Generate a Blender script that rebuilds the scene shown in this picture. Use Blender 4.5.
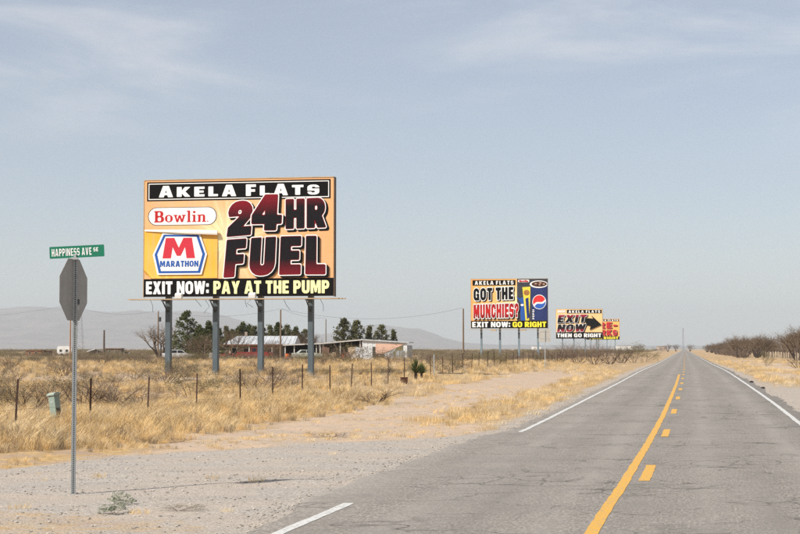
import bpy, math, random
import numpy as np
from mathutils import Vector, Matrix, Quaternion

scene = bpy.context.scene
for o in list(bpy.data.objects):
    bpy.data.objects.remove(o)
R = math.radians
FPX, HOR, EYE = 1600.0, 349.0, 1.85          # focal length in photo pixels, eye level row, eye height

# ------------------------------------------------------------------ camera
PITCH = math.atan((HOR - 267) / FPX)
cam_d = bpy.data.cameras.new('camera')
cam_d.sensor_width = 36.0
cam_d.lens = 36.0 * FPX / 800.0
cam_d.clip_start = 0.1
cam_d.clip_end = 60000
cam = bpy.data.objects.new('camera', cam_d)
scene.collection.objects.link(cam)
cam.location = (0, 0, EYE)
cam.rotation_euler = (math.pi / 2 + PITCH, 0, 0)
scene.camera = cam

# ------------------------------------------------------------------ sky, sun, exposure
SUN_EL = R(42)
SUN_H = Vector((-0.815, -0.58))
SUN_H.normalize()
world = bpy.data.worlds.new('World')
scene.world = world
world.use_nodes = True
wt = world.node_tree
wt.nodes.clear()
def wn(t, **k):
    n = wt.nodes.new(t)
    for a, b in k.items():
        setattr(n, a, b)
    return n
sky = wn('ShaderNodeTexSky', sky_type='NISHITA', sun_disc=False, sun_elevation=SUN_EL,
         sun_rotation=math.atan2(SUN_H.x, SUN_H.y), altitude=1300, air_density=1.0, dust_density=1.2, ozone_density=1.5)
tc = wn('ShaderNodeTexCoord')
mp = wn('ShaderNodeMapping')
mp.inputs['Rotation'].default_value = (0, R(-5), R(10))
mp.inputs['Scale'].default_value = (1.6, 1.2, 8.5)
mp.inputs['Location'].default_value = (0.35, 0.2, 0.0)
n1 = wn('ShaderNodeTexNoise')
n1.inputs['Scale'].default_value = 2.1
n1.inputs['Detail'].default_value = 7
n1.inputs['Roughness'].default_value = 0.55
n1.inputs['Distortion'].default_value = 0.5
cr = wn('ShaderNodeMapRange')
cr.inputs['From Min'].default_value = 0.40
cr.inputs['From Max'].default_value = 0.70
cr.inputs['To Max'].default_value = 0.75
cr.interpolation_type = 'SMOOTHSTEP'
# thin veil: pale dusty air over the whole sky, then cirrus
veil = wn('ShaderNodeMix', data_type='RGBA')
veil.inputs['Factor'].default_value = 0.38
veil.inputs['B'].default_value = (6.0, 6.1, 6.4, 1)
cl = wn('ShaderNodeMix', data_type='RGBA')
cl.inputs['B'].default_value = (7.6, 7.6, 7.8, 1)
bg = wn('ShaderNodeBackground')
bg.inputs['Strength'].default_value = 0.081
wo = wn('ShaderNodeOutputWorld')
L = wt.links.new
L(tc.outputs['Generated'], mp.inputs['Vector'])
L(mp.outputs['Vector'], n1.inputs['Vector'])
L(n1.outputs['Fac'], cr.inputs['Value'])
L(sky.outputs['Color'], veil.inputs['A'])
L(veil.outputs['Result'], cl.inputs['A'])
sx = wn('ShaderNodeSeparateXYZ')
hi = wn('ShaderNodeMapRange')
hi.inputs['From Min'].default_value = 0.10
hi.inputs['From Max'].default_value = 0.19
hi.interpolation_type = 'SMOOTHSTEP'
cm = wn('ShaderNodeMath', operation='MULTIPLY')
L(tc.outputs['Generated'], sx.inputs[0])
L(sx.outputs['Z'], hi.inputs['Value'])
L(hi.outputs['Result'], cm.inputs[0])
L(cr.outputs['Result'], cm.inputs[1])
L(cm.outputs[0], cl.inputs['Factor'])
L(cl.outputs['Result'], bg.inputs['Color'])
L(bg.outputs['Background'], wo.inputs['Surface'])

sun_d = bpy.data.lights.new('sun', 'SUN')
sun_d.energy = 4.2
sun_d.angle = R(0.6)
sun_d.color = (1.0, 0.95, 0.87)
sun = bpy.data.objects.new('sun', sun_d)
scene.collection.objects.link(sun)
travel = Vector((-SUN_H.x * math.cos(SUN_EL), -SUN_H.y * math.cos(SUN_EL), -math.sin(SUN_EL)))
sun.rotation_euler = travel.to_track_quat('-Z', 'Y').to_euler()
sun.location = (-30, -20, 40)

scene.view_settings.view_transform = 'Standard'
scene.view_settings.look = 'None'
scene.view_settings.gamma = 1.0
scene.view_settings.use_curve_mapping = False
scene.view_settings.exposure = 0.47
scene.render.engine = 'CYCLES'
scene.cycles.use_denoising = False
scene.cycles.max_bounces = 6
scene.cycles.volume_bounces = 1
scene.cycles.transparent_max_bounces = 8

# ------------------------------------------------------------------ helpers
rng = np.random.default_rng(7)
random.seed(7)
COL = scene.collection

def at(px, py, d):
    """world point seen at photo pixel (px, py) at depth Y = d"""
    a, b = (px - 400) / FPX, (267 - py) / FPX
    cp, sp = math.cos(PITCH), math.sin(PITCH)
    dy, dz = cp - b * sp, sp + b * cp
    t = d / dy
    return Vector((a * t, d, EYE + dz * t))

def xs_(px, d):
    return at(px, HOR, d).x

def sstep(a, b, v):
    t = np.clip((v - a) / (b - a), 0, 1)
    return t * t * (3 - 2 * t)

def xc(y):
    return 0.1775 * y - 0.95 * np.exp(-np.maximum(y, -60) / 45.0)

def wave(x, y):
    return (np.sin(x * .31 + 1.3 + .7 * np.sin(y * .17)) * np.cos(y * .23 + .5) * .5
            + .3 * np.sin(x * .83 + y * .61 + 2) + .2 * np.sin(x * 1.7 - y * 1.3 + .4))

def zg(x, y):
    x = np.asarray(x, float)
    y = np.asarray(y, float)
    u = x - xc(y)
    hump = .12 * np.exp(-((y - 125) / 40.0) ** 2) - .06 * np.exp(-((y - 38) / 16.0) ** 2)
    side = .30 * sstep(62, 115, y) * sstep(-6, -15, u) + .2 * sstep(120, 240, y) * sstep(6, 16, u)
    off = sstep(4.5, 10, np.abs(u))
    n = wave(x, y) * .07 * off * sstep(4000, 300, y)
    rx = sstep(2, -6, x) * sstep(-60, -20, x)
    rut = 0
    for c0, a0 in ((21.7, .035), (23.3, .04), (24.2, .02)):
        rut = rut - a0 * np.exp(-((y - c0 - .018 * (x + 6) ** 2 * (x > -6) - .25 * np.sin(x * .5)) / .26) ** 2) * (.6 + .4 * np.sin(x * 1.1 + c0))
    return hump + side + n + rut * rx - .03 * off * sstep(16, 8, np.abs(u))

def G(x, y):
    return float(zg(x, y))

# ---------- materials
MATS = {}
def mat(name, col, rough=.8, var=.12, scale=3.0, bump=0.0, bscale=40.0, metal=0.0, col2=None, stretch=(1, 1, 1), coord='Object', per_obj=0.0):
    if name in MATS:
        return MATS[name]
    m = bpy.data.materials.new(name)
    m.use_nodes = True
    t = m.node_tree
    b = t.nodes['Principled BSDF']
    b.inputs['Roughness'].default_value = rough
    b.inputs['Metallic'].default_value = metal
    b.inputs['Specular IOR Level'].default_value = .3
    co = t.nodes.new('ShaderNodeTexCoord')
    mpn = t.nodes.new('ShaderNodeMapping')
    mpn.inputs['Scale'].default_value = stretch
    t.links.new(co.outputs[coord], mpn.inputs['Vector'])
    n = t.nodes.new('ShaderNodeTexNoise')
    n.inputs['Scale'].default_value = scale
    n.inputs['Detail'].default_value = 6
    n.inputs['Roughness'].default_value = .65
    t.links.new(mpn.outputs['Vector'], n.inputs['Vector'])
    mr = t.nodes.new('ShaderNodeMapRange')
    mr.inputs['From Min'].default_value = .3
    mr.inputs['From Max'].default_value = .7
    t.links.new(n.outputs['Fac'], mr.inputs['Value'])
    mix = t.nodes.new('ShaderNodeMix')
    mix.data_type = 'RGBA'
    c2 = col2 if col2 else tuple(min(1, c * (1 + var)) for c in col)
    c1 = col if col2 else tuple(c * (1 - var) for c in col)
    mix.inputs['A'].default_value = (*c1, 1)
    mix.inputs['B'].default_value = (*c2, 1)
    t.links.new(mr.outputs['Result'], mix.inputs['Factor'])
    out = mix.outputs['Result']
    if per_obj:
        oi = t.nodes.new('ShaderNodeObjectInfo')
        hs = t.nodes.new('ShaderNodeHueSaturation')
        m2 = t.nodes.new('ShaderNodeMapRange')
        m2.inputs['To Min'].default_value = 1 - per_obj
        m2.inputs['To Max'].default_value = 1 + per_obj
        t.links.new(oi.outputs['Random'], m2.inputs['Value'])
        t.links.new(m2.outputs['Result'], hs.inputs['Value'])
        t.links.new(out, hs.inputs['Color'])
        out = hs.outputs['Color']
    t.links.new(out, b.inputs['Base Color'])
    if bump:
        nb = t.nodes.new('ShaderNodeTexNoise')
        nb.inputs['Scale'].default_value = bscale
        nb.inputs['Detail'].default_value = 5
        t.links.new(mpn.outputs['Vector'], nb.inputs['Vector'])
        bp = t.nodes.new('ShaderNodeBump')
        bp.inputs['Strength'].default_value = bump
        bp.inputs['Distance'].default_value = .02
        t.links.new(nb.outputs['Fac'], bp.inputs['Height'])
        t.links.new(bp.outputs['Normal'], b.inputs['Normal'])
    MATS[name] = m
    return m

# ---------- mesh builder
class MB:
    def __init__(s):
        s.v, s.f = [], []
    def box(s, x0, x1, y0, y1, z0, z1):
        i = len(s.v)
        s.v += [(x, y, z) for z in (z0, z1) for y in (y0, y1) for x in (x0, x1)]
        s.f += [(i, i+2, i+3, i+1), (i+4, i+5, i+7, i+6), (i, i+1, i+5, i+4), (i+2, i+6, i+7, i+3), (i, i+4, i+6, i+2), (i+1, i+3, i+7, i+5)]
        return s
    def tube(s, pts, rad, n=6, cap=True):
        pts = [Vector(p) for p in pts]
        i0 = len(s.v)
        for k, p in enumerate(pts):
            d = (pts[min(k + 1, len(pts) - 1)] - pts[max(k - 1, 0)])
            if d.length < 1e-9:
                d = Vector((0, 0, 1))
            d.normalize()
            a = d.cross(Vector((0, 0, 1)) if abs(d.z) < .9 else Vector((1, 0, 0))).normalized()
            b = d.cross(a)
            r = rad[k] if isinstance(rad, (list, tuple)) else rad
            for j in range(n):
                w = 2 * math.pi * j / n
                s.v.append(tuple(p + a * (r * math.cos(w)) + b * (r * math.sin(w))))
        for k in range(len(pts) - 1):
            for j in range(n):
                a0, a1 = i0 + k * n + j, i0 + k * n + (j + 1) % n
                s.f.append((a0, a1, a1 + n, a0 + n))
        if cap:
            s.f.append(tuple(i0 + j for j in range(n))[::-1])
            s.f.append(tuple(i0 + (len(pts) - 1) * n + j for j in range(n)))
        return s
    def prism(s, poly, y0, y1):
        """polygon in x,z extruded along y"""
        i, n = len(s.v), len(poly)
        s.v += [(p[0], y0, p[1]) for p in poly] + [(p[0], y1, p[1]) for p in poly]
        s.f.append(tuple(range(i, i + n)))
        s.f.append(tuple(range(i + n, i + 2 * n))[::-1])
        for k in range(n):
            a, b = i + k, i + (k + 1) % n
            s.f.append((a, a + n, b + n, b))
        return s
    def prismx(s, poly, x0, x1):
        """polygon in y,z extruded along x"""
        i, n = len(s.v), len(poly)
        s.v += [(x0, p[0], p[1]) for p in poly] + [(x1, p[0], p[1]) for p in poly]
        s.f.append(tuple(range(i, i + n))[::-1])
        s.f.append(tuple(range(i + n, i + 2 * n)))
        for k in range(n):
            a, b = i + k, i + (k + 1) % n
            s.f.append((a, b, b + n, a + n))
        return s
    def ring(s, cx, cz, r, y0, y1, n=14):
        return s.prism([(cx + r * math.cos(2 * math.pi * k / n), cz + r * math.sin(2 * math.pi * k / n)) for k in range(n)], y0, y1)
    def mesh(s, name):
        me = bpy.data.meshes.new(name)
        me.from_pydata(s.v, [], s.f)
        me.update()
        return me
    def build(s, name, m, parent=None, smooth=False):
        me = s.mesh(name)
        if smooth:
            me.shade_smooth()
        return link(name, me, m, parent)

def link(name, me, m=None, parent=None):
    if m is not None and not me.materials:
        me.materials.append(m)
    o = bpy.data.objects.new(name, me)
    COL.objects.link(o)
    if parent is not None:
        o.parent = parent
    return o

def empty(name, loc, rz=0.0):
    o = bpy.data.objects.new(name, None)
    COL.objects.link(o)
    o.location = loc
    o.rotation_euler = (0, 0, rz)
    o.empty_display_size = .2
    return o

def tag(o, label=None, cat=None, group=None, kind=None):
    for k, v in (('label', label), ('category', cat), ('group', group), ('kind', kind)):
        if v:
            o[k] = v
    return o

def copy_tree(o, parent=None):
    c = o.copy()
    COL.objects.link(c)
    c.parent = parent
    for ch in list(o.children):
        copy_tree(ch, c)
    return c

def np_mesh(name, V, F):
    """V (n,3), F (m,k) arrays"""
    me = bpy.data.meshes.new(name)
    V = np.asarray(V, np.float32)
    F = np.asarray(F, np.int32)
    k = F.shape[1]
    me.vertices.add(len(V))
    me.vertices.foreach_set('co', V.ravel())
    me.loops.add(F.size)
    me.loops.foreach_set('vertex_index', F.ravel())
    me.polygons.add(len(F))
    me.polygons.foreach_set('loop_start', np.arange(len(F), dtype=np.int32) * k)
    me.update(calc_edges=True)
    me.validate()
    return me

# ------------------------------------------------------------------ ground
def poly_sd(P, poly):
    """signed distance (negative inside) of points P (n,2) to a polygon"""
    P = np.asarray(P, float)
    poly = np.asarray(poly, float)
    d = np.full(len(P), 1e18)
    ins = np.zeros(len(P), bool)
    n = len(poly)
    for i in range(n):
        a, b = poly[i], poly[(i + 1) % n]
        e = b - a
        w = P - a
        t = np.clip((w @ e) / max(e @ e, 1e-12), 0, 1)
        q = w - t[:, None] * e
        d = np.minimum(d, (q * q).sum(1))
        c1 = (a[1] <= P[:, 1]) != (b[1] <= P[:, 1])
        xi = a[0] + (P[:, 1] - a[1]) * e[0] / (e[1] if abs(e[1]) > 1e-12 else 1e-12)
        ins ^= c1 & (P[:, 0] < xi)
    d = np.sqrt(d)
    return np.where(ins, -d, d)

JUNC = [(-80, 25.6), (-20, 25.4), (-9, 25.2), (-6.3, 26.0), (-5.2, 28.6), (-3.6, 31.2), (-1, 32.8), (1.2, 34.5), (2.9, 38.0), (6, 38), (3, 14),
        (-.8, 14.8), (-2.2, 16.6), (-4.2, 18.6), (-9, 19.8), (-20, 20.2), (-80, 20.2)]

def vnoise(x, y, s, seed=0):
    r = np.random.default_rng(seed)
    T = r.random((256, 256))
    X, Y = np.asarray(x) * s, np.asarray(y) * s
    i, j = np.floor(X).astype(int), np.floor(Y).astype(int)
    fx, fy = X - i, Y - j
    fx, fy = fx * fx * (3 - 2 * fx), fy * fy * (3 - 2 * fy)
    i0, i1, j0, j1 = i % 256, (i + 1) % 256, j % 256, (j + 1) % 256
    return (T[i0, j0] * (1 - fx) + T[i1, j0] * fx) * (1 - fy) + (T[i0, j1] * (1 - fx) + T[i1, j1] * fx) * fy

def zones(x, y):
    """gravel, bare dirt and grass cover (0..1) at ground points"""
    x = np.asarray(x, float)
    y = np.asarray(y, float)
    u = x - xc(y)
    nz = (vnoise(x, y, .45, 1) - .5) * 1.6 + (vnoise(x, y, 1.7, 2) - .5) * .8
    sd = poly_sd(np.stack([x, y], 1), JUNC)
    gravel = sstep(.8, -.5, sd + nz * .7)
    gravel = np.maximum(gravel, sstep(22, 19.5, y + nz) * sstep(-3, -4, u) * sstep(5, 12, y) * (.30 + .35 * vnoise(x, y, .8, 14)))
    # shoulder on the right
    gravel = np.maximum(gravel, sstep(1.0, 0, np.abs(u - 4.4) - .9 + nz * .5) * sstep(120, 60, y) * .8)
    gravel = np.maximum(gravel, sstep(.5, 0, np.abs(np.abs(u) - 3.8) - .35 + nz * .25) * .7 * sstep(300, 150, y))
    # bare dirt track between verge strip and fence grass, left side
    edge_l = -10.0 - 1.0 * sstep(40, 90, y) + 1.4 * nz * .6
    dirt = sstep(edge_l - .6, edge_l + .5, u) * sstep(-6.2 + nz * .7, -7.2 + nz * .7, u) * sstep(26, 30, y) * (1 - .75 * sstep(85, 150, y))
    dirt = np.maximum(dirt, sstep(edge_l - .6, edge_l + .5, u) * sstep(-3, -4, u) * sstep(44, 37, y + nz * 2.5) * sstep(21, 25, y))
    dirt = np.maximum(dirt, sstep(22, 19.5, y + nz) * sstep(-3, -4, u) * (.55 + .4 * vnoise(x, y, .9, 13)))
    # right side: patchy bare ground
    pr = sstep(.50, .66, vnoise(x, y * .35, .20, 5) * .7 + vnoise(x, y, .8, 6) * .3)
    dirt = np.maximum(dirt, pr * sstep(5, 7, u) * sstep(420, 200, y))
    # behind the fence: small bare patches
    pl = sstep(.60, .75, vnoise(x, y * .5, .16, 8) * .75 + vnoise(x, y, .9, 9) * .25)
    dirt = np.maximum(dirt, .7 * pl * sstep(-13, -16, u))
    dirt = dirt * (1 - gravel)
    grass = (1 - gravel) * (1 - dirt)
    return gravel, dirt, grass

def axis(lo_far, lo, hi, hi_far, step, ratio):
    a = list(np.arange(lo, hi, step))
    s = step
    v = hi
    while v < hi_far:
        a.append(v); s *= ratio; v += s
    a.append(hi_far)
    s = step
    v = lo - step
    b = []
    while v > lo_far:
        b.append(v); s *= ratio; v -= s
    b.append(lo_far)
    return np.array(b[::-1] + a)

FAR = 19000.0
ua = axis(-FAR, -22, 22, FAR, .28, 1.09)
ya = axis(-400, 12, 62, FAR, .26, 1.03)
UU, YY = np.meshgrid(ua, ya)
XX = xc(YY) + UU
ZZ = zg(XX, YY)
V = np.stack([XX.ravel(), YY.ravel(), ZZ.ravel()], 1)
nu, ny = len(ua), len(ya)
I = (np.arange(ny - 1)[:, None] * nu + np.arange(nu - 1)[None, :]).ravel()
F = np.stack([I, I + 1, I + 1 + nu, I + nu], 1)
gr, di, gs = zones(V[:, 0], V[:, 1])
uv_ = UU.ravel()
fine = (vnoise(V[:, 0], V[:, 1], 2.3, 11) - .5) * .03 * sstep(200, 60, V[:, 1]) * sstep(4.2, 5, np.abs(uv_)) * (1 - gr * .6)
V[:, 2] += fine
gme = np_mesh('ground', V, F)
gme.shade_smooth()
for nm, arr in (('gravel', gr), ('dirt', di)):
    at_ = gme.attributes.new(nm, 'FLOAT', 'POINT')
    at_.data.foreach_set('value', arr.astype(np.float32))

def ground_material():
    m = bpy.data.materials.new('desert_ground')
    m.use_nodes = True
    t = m.node_tree
    b = t.nodes['Principled BSDF']
    b.inputs['Roughness'].default_value = .95
    b.inputs['Specular IOR Level'].default_value = .1
    N, K = t.nodes.new, t.links.new
    geo = N('ShaderNodeNewGeometry')
    def noise(s, det=6, rough=.6, vec=None):
        n = N('ShaderNodeTexNoise')
        n.inputs['Scale'].default_value = s
        n.inputs['Detail'].default_value = det
        n.inputs['Roughness'].default_value = rough
        K(vec or geo.outputs['Position'], n.inputs['Vector'])
        return n.outputs['Fac']
    def rng_(v, a, b_, c=0, d=1):
        n = N('ShaderNodeMapRange')
        n.inputs[1].default_value, n.inputs[2].default_value = a, b_
        n.inputs[3].default_value, n.inputs[4].default_value = c, d
        K(v, n.inputs[0])
        return n.outputs[0]
    def mix(f, a, b_):
        n = N('ShaderNodeMix')
        n.data_type = 'RGBA'
        for s, v in (('Factor', f), ('A', a), ('B', b_)):
            if isinstance(v, (tuple, float, int)):
                n.inputs[s].default_value = v if not isinstance(v, tuple) else (*v, 1)
            else:
                K(v, n.inputs[s])
        return n.outputs['Result']
    def attr(n_):
        a = N('ShaderNodeAttribute')
        a.attribute_name = n_
        return a.outputs['Fac']
    med, fin, big, vf = noise(1.4), noise(9), noise(.12, 4), noise(42, 3)
    # straw coloured litter under the grass, drier grey-brown soil between
    straw = mix(rng_(fin, .35, .65), (.36, .235, .105), (.56, .39, .19))
    soil = mix(rng_(vf, .35, .65), (.30, .215, .155), (.42, .315, .235))
    grassc = mix(rng_(med, .42, .62), straw, soil)
    grassc = mix(rng_(big, .45, .7, 0, .55), grassc, (.33, .25, .165))
    dirtc = mix(rng_(fin, .35, .68), (.42, .305, .212), (.575, .435, .312))
    dirtc = mix(rng_(med, .50, .68, 0, .6), dirtc, (.43, .32, .20))
    dirtc = mix(rng_(noise(.8, 5), .42, .62, 0, .75), dirtc, (.40, .325, .255))
    dirtc = mix(rng_(vf, .58, .70, 0, .7), dirtc, (.27, .19, .15))
    dirtc = mix(rng_(noise(17, 3), .58, .68, 0, .5), dirtc, (.66, .55, .44))
    vor = N('ShaderNodeTexVoronoi')
    vor.inputs['Scale'].default_value = 26
    K(geo.outputs['Position'], vor.inputs['Vector'])
    peb = N('ShaderNodeSeparateColor')
    K(vor.outputs['Color'], peb.inputs[0])
    gravc = mix(peb.outputs[0], (.30, .268, .236), (.48, .43, .375))
    gravc = mix(rng_(noise(.55, 4), .42, .66, 0, .6), gravc, (.455, .37, .29))
    trk = N('ShaderNodeMapping'); trk.inputs['Scale'].default_value = (.12, 1.3, 1); trk.inputs['Rotation'].default_value = (0, 0, .12)
    K(geo.outputs['Position'], trk.inputs['Vector'])
    gravc = mix(rng_(noise(1.0, 4, .6, trk.outputs[0]), .42, .62, 0, .5), gravc, (.33, .295, .26))
    gravc = mix(rng_(fin, .5, .72, 0, .35), gravc, (.28, .245, .21))
    gravc = mix(rng_(vf, .60, .70, 0, .5), gravc, (.20, .175, .15))
    brk = N('ShaderNodeMath'); brk.operation = 'ADD'
    K(attr('dirt'), brk.inputs[0]); K(rng_(noise(2.6), .25, .75, -.35, .35), brk.inputs[1])
    c = mix(rng_(brk.outputs[0], .3, .7), grassc, dirtc)
    brk2 = N('ShaderNodeMath'); brk2.operation = 'ADD'
    K(attr('gravel'), brk2.inputs[0]); K(rng_(noise(3.5), .25, .75, -.35, .35), brk2.inputs[1])
    c = mix(rng_(brk2.outputs[0], .25, .75), c, gravc)
    K(c, b.inputs['Base Color'])
    hgt = N('ShaderNodeMath'); hgt.operation = 'MULTIPLY_ADD'
    K(vf, hgt.inputs[0]); hgt.inputs[1].default_value = .6
    K(rng_(vor.outputs['Distance'], 0, .6, .5, 0), hgt.inputs[2])
    bp = N('ShaderNodeBump')
    bp.inputs['Strength'].default_value = .7
    bp.inputs['Distance'].default_value = .02
    K(hgt.outputs[0], bp.inputs['Height'])
    K(bp.outputs['Normal'], b.inputs['Normal'])
    return m

ground = link('ground', gme, ground_material())
tag(ground, kind='structure')

# ------------------------------------------------------------------ main road
def asphalt_material():
    m = bpy.data.materials.new('old_asphalt')
    m.use_nodes = True
    t = m.node_tree
    b = t.nodes['Principled BSDF']
    b.inputs['Roughness'].default_value = .85
    b.inputs['Specular IOR Level'].default_value = .25
    N, K = t.nodes.new, t.links.new
    uv = N('ShaderNodeUVMap')
    def mapped(sx, sy):
        q = N('ShaderNodeMapping')
        q.inputs['Scale'].default_value = (sx, sy, 1)
        K(uv.outputs[0], q.inputs['Vector'])
        return q.outputs[0]
    def noise(vec, s, det=5, dist=0):
        n = N('ShaderNodeTexNoise')
        n.inputs['Scale'].default_value = s
        n.inputs['Detail'].default_value = det
        n.inputs['Distortion'].default_value = dist
        K(vec, n.inputs['Vector'])
        return n.outputs['Fac']
    def rng_(v, a, b_, c=0, d=1):
        n = N('ShaderNodeMapRange')
        n.inputs[1].default_value, n.inputs[2].default_value = a, b_
        n.inputs[3].default_value, n.inputs[4].default_value = c, d
        K(v, n.inputs[0])
        return n.outputs[0]
    def mix(f, a, b_):
        n = N('ShaderNodeMix')
        n.data_type = 'RGBA'
        for s, v in (('Factor', f), ('A', a), ('B', b_)):
            if isinstance(v, (tuple, float)):
                n.inputs[s].default_value = v if not isinstance(v, tuple) else (*v, 1)
            else:
                K(v, n.inputs[s])
        return n.outputs['Result']
    def mul(a, b_):
        n = N('ShaderNodeMath'); n.operation = 'MULTIPLY'
        K(a, n.inputs[0]); K(b_, n.inputs[1])
        return n.outputs[0]
    iso = mapped(1, 1)
    c = mix(rng_(noise(iso, 55, 3), .3, .7), (.17, .152, .133), (.335, .30, .262))
    c = mix(rng_(noise(mapped(1, .35), 21, 4), .40, .60, 0, .62), c, (.125, .11, .096))
    c = mix(rng_(noise(mapped(1, .35), 33, 3), .50, .64, 0, .7), c, (.42, .38, .33))
    c = mix(rng_(noise(mapped(1, .45), 4.5, 4), .48, .68, 0, .35), c, (.14, .125, .11))
    c = mix(rng_(noise(mapped(.9, .05), 1.6), .35, .7, 0, .6), c, (.275, .248, .218))       # wheel-path streaks
    sxy = N('ShaderNodeSeparateXYZ')
    K(uv.outputs[0], sxy.inputs[0])
    au = N('ShaderNodeMath'); au.operation = 'ABSOLUTE'; K(sxy.outputs[0], au.inputs[0])
    pp = N('ShaderNodeMath'); pp.operation = 'PINGPONG'; K(au.outputs[0], pp.inputs[0]); pp.inputs[1].default_value = .82
    c = mix(mul(rng_(pp.outputs[0], .45, .8, 0, .55), rng_(noise(mapped(1, .15), 1.1, 4), .35, .65, .3, 1)), c, (.33, .30, .265))   # polished wheel tracks
    c = mix(mul(rng_(pp.outputs[0], .3, .0, 0, .35), rng_(noise(mapped(1, .2), .9, 5), .42, .66)), c, (.12, .108, .095))            # drip stains between them
    c = mix(rng_(noise(iso, .5, 4), .45, .75, 0, .45), c, (.19, .172, .152))                   # patchy wear
    def cracks(sx, sy, s, thr, dist, seedoff):
        q = N('ShaderNodeMapping')
        q.inputs['Scale'].default_value = (sx, sy, 1)
        q.inputs['Location'].default_value = (seedoff, seedoff * 1.7, 0)
        K(uv.outputs[0], q.inputs['Vector'])
        wob = N('ShaderNodeTexNoise')
        wob.inputs['Scale'].default_value = 1.6
        wob.inputs['Detail'].default_value = 5
        K(uv.outputs[0], wob.inputs['Vector'])
        add = N('ShaderNodeVectorMath'); add.operation = 'MULTIPLY_ADD'
        K(wob.outputs['Color'], add.inputs[0]); add.inputs[1].default_value = (dist, dist, 0); K(q.outputs[0], add.inputs[2])
        v = N('ShaderNodeTexVoronoi')
        v.feature = 'DISTANCE_TO_EDGE'
        v.inputs['Scale'].default_value = s
        K(add.outputs[0], v.inputs['Vector'])
        return rng_(v.outputs['Distance'], 0, thr, 1, 0)
    long_ = mul(cracks(.35, .35, 1.0, .007, .5, 3.1), rng_(noise(iso, .35, 3), .50, .60))
    trans = mul(cracks(.12, .7, 1.0, .011, .45, 7.7), rng_(noise(mapped(1, 1), .6, 4), .47, .56))
    fine = mul(cracks(1.7, 1.1, 1.0, .045, .8, 1.9), rng_(noise(iso, .30, 5), .50, .62))
    for f, k in ((long_, .85), (trans, .8), (fine, .6)):
        c = mix(rng_(f, 0, 1, 0, k), c, (.055, .05, .046))
    c = mix(rng_(noise(mapped(1.3, .5), 1.1, 5, 1.0),   .66, .72, 0, .25), c, (.075, .07, .065))        # oil and tar blotches
    K(c, b.inputs['Base Color'])
    bp = N('ShaderNodeBump')
    bp.inputs['Strength'].default_value = .5
    bp.inputs['Distance'].default_value = .01
    K(noise(iso, 70, 3), bp.inputs['Height'])
    K(bp.outputs['Normal'], b.inputs['Normal'])
    return m

road_y = axis(-200, 13, 62, 6000, .13, 1.03)
def strip(name, us, ys, lift, m, parent=None, smooth=True):
    """sheet of cross-section offsets us(y)->array along ys, lift above the ground"""
    V, UV = [], []
    for y in ys:
        row = us(y)
        for (u, dz) in row:
            x = float(xc(y)) + u
            V.append((x, y, G(x if abs(u) < 3.5 else float(xc(y)) + math.copysign(3.5, u), y) + lift + dz))
            UV.append((u, y))
    n = len(us(ys[0]))
    F = []
    for r in range(len(ys) - 1):
        for c in range(n - 1):
            i = r * n + c
            F.append((i, i + 1, i + 1 + n, i + n))
    me = np_mesh(name, V, F)
    if smooth:
        me.shade_smooth()
    uvl = me.uv_layers.new(name='UVMap')
    li = np.empty(len(me.loops), np.int32)
    me.loops.foreach_get('vertex_index', li)
    uvl.data.foreach_set('uv', np.asarray(UV, np.float32)[li].ravel())
    return link(name, me, m, parent)

def edge_wobble(y, seed):
    return float((vnoise(np.array([y]), np.array([seed]), .9, 21)[0] - .5) * .16 + (vnoise(np.array([y]), np.array([seed]), .22, 22)[0] - .5) * .18
                 + (vnoise(np.array([y]), np.array([seed]), 3.1, 23)[0] - .5) * .12 + (vnoise(np.array([y]), np.array([seed]), 6.5, 24)[0] - .5) * .13)

def road_section(y):
    jl = .35 * float(sstep(16, 20, y) * sstep(38, 33, y))
    a, b = -3.62 - jl + edge_wobble(y, 1.3), 3.62 + edge_wobble(y, 9.7)
    return [(a - .10, -.06), (a, 0)] + [(u, .0) for u in (-2.4, -1.2, 0, 1.2, 2.4)] + [(b, 0), (b + .10, -.06)]
road = strip('road', road_section, road_y, .035, asphalt_material())
tag(road, kind='structure')

def paint(name, col, wear):
    m = bpy.data.materials.new(name)
    m.use_nodes = True
    t = m.node_tree
    b = t.nodes['Principled BSDF']
    b.inputs['Roughness'].default_value = .7
    N, K = t.nodes.new, t.links.new
    geo = N('ShaderNodeNewGeometry')
    a = N('ShaderNodeTexNoise'); a.inputs['Scale'].default_value = 24; a.inputs['Detail'].default_value = 8; a.inputs['Roughness'].default_value = .75
    K(geo.outputs['Position'], a.inputs['Vector'])
    mr = N('ShaderNodeMapRange'); mr.inputs[1].default_value = wear; mr.inputs[2].default_value = wear + .1
    K(a.outputs['Fac'], mr.inputs[0])
    mx = N('ShaderNodeMix'); mx.data_type = 'RGBA'
    mx.inputs['A'].default_value = (*col, 1); mx.inputs['B'].default_value = (.25, .235, .21, 1)
    K(mr.outputs[0], mx.inputs['Factor'])
    K(mx.outputs['Result'], b.inputs['Base Color'])
    return m
WHITE_P = paint('worn_white_paint', (.59, .58, .55), .515)
YELLOW_P = paint('worn_yellow_paint', (.64, .345, .040), .525)

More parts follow.
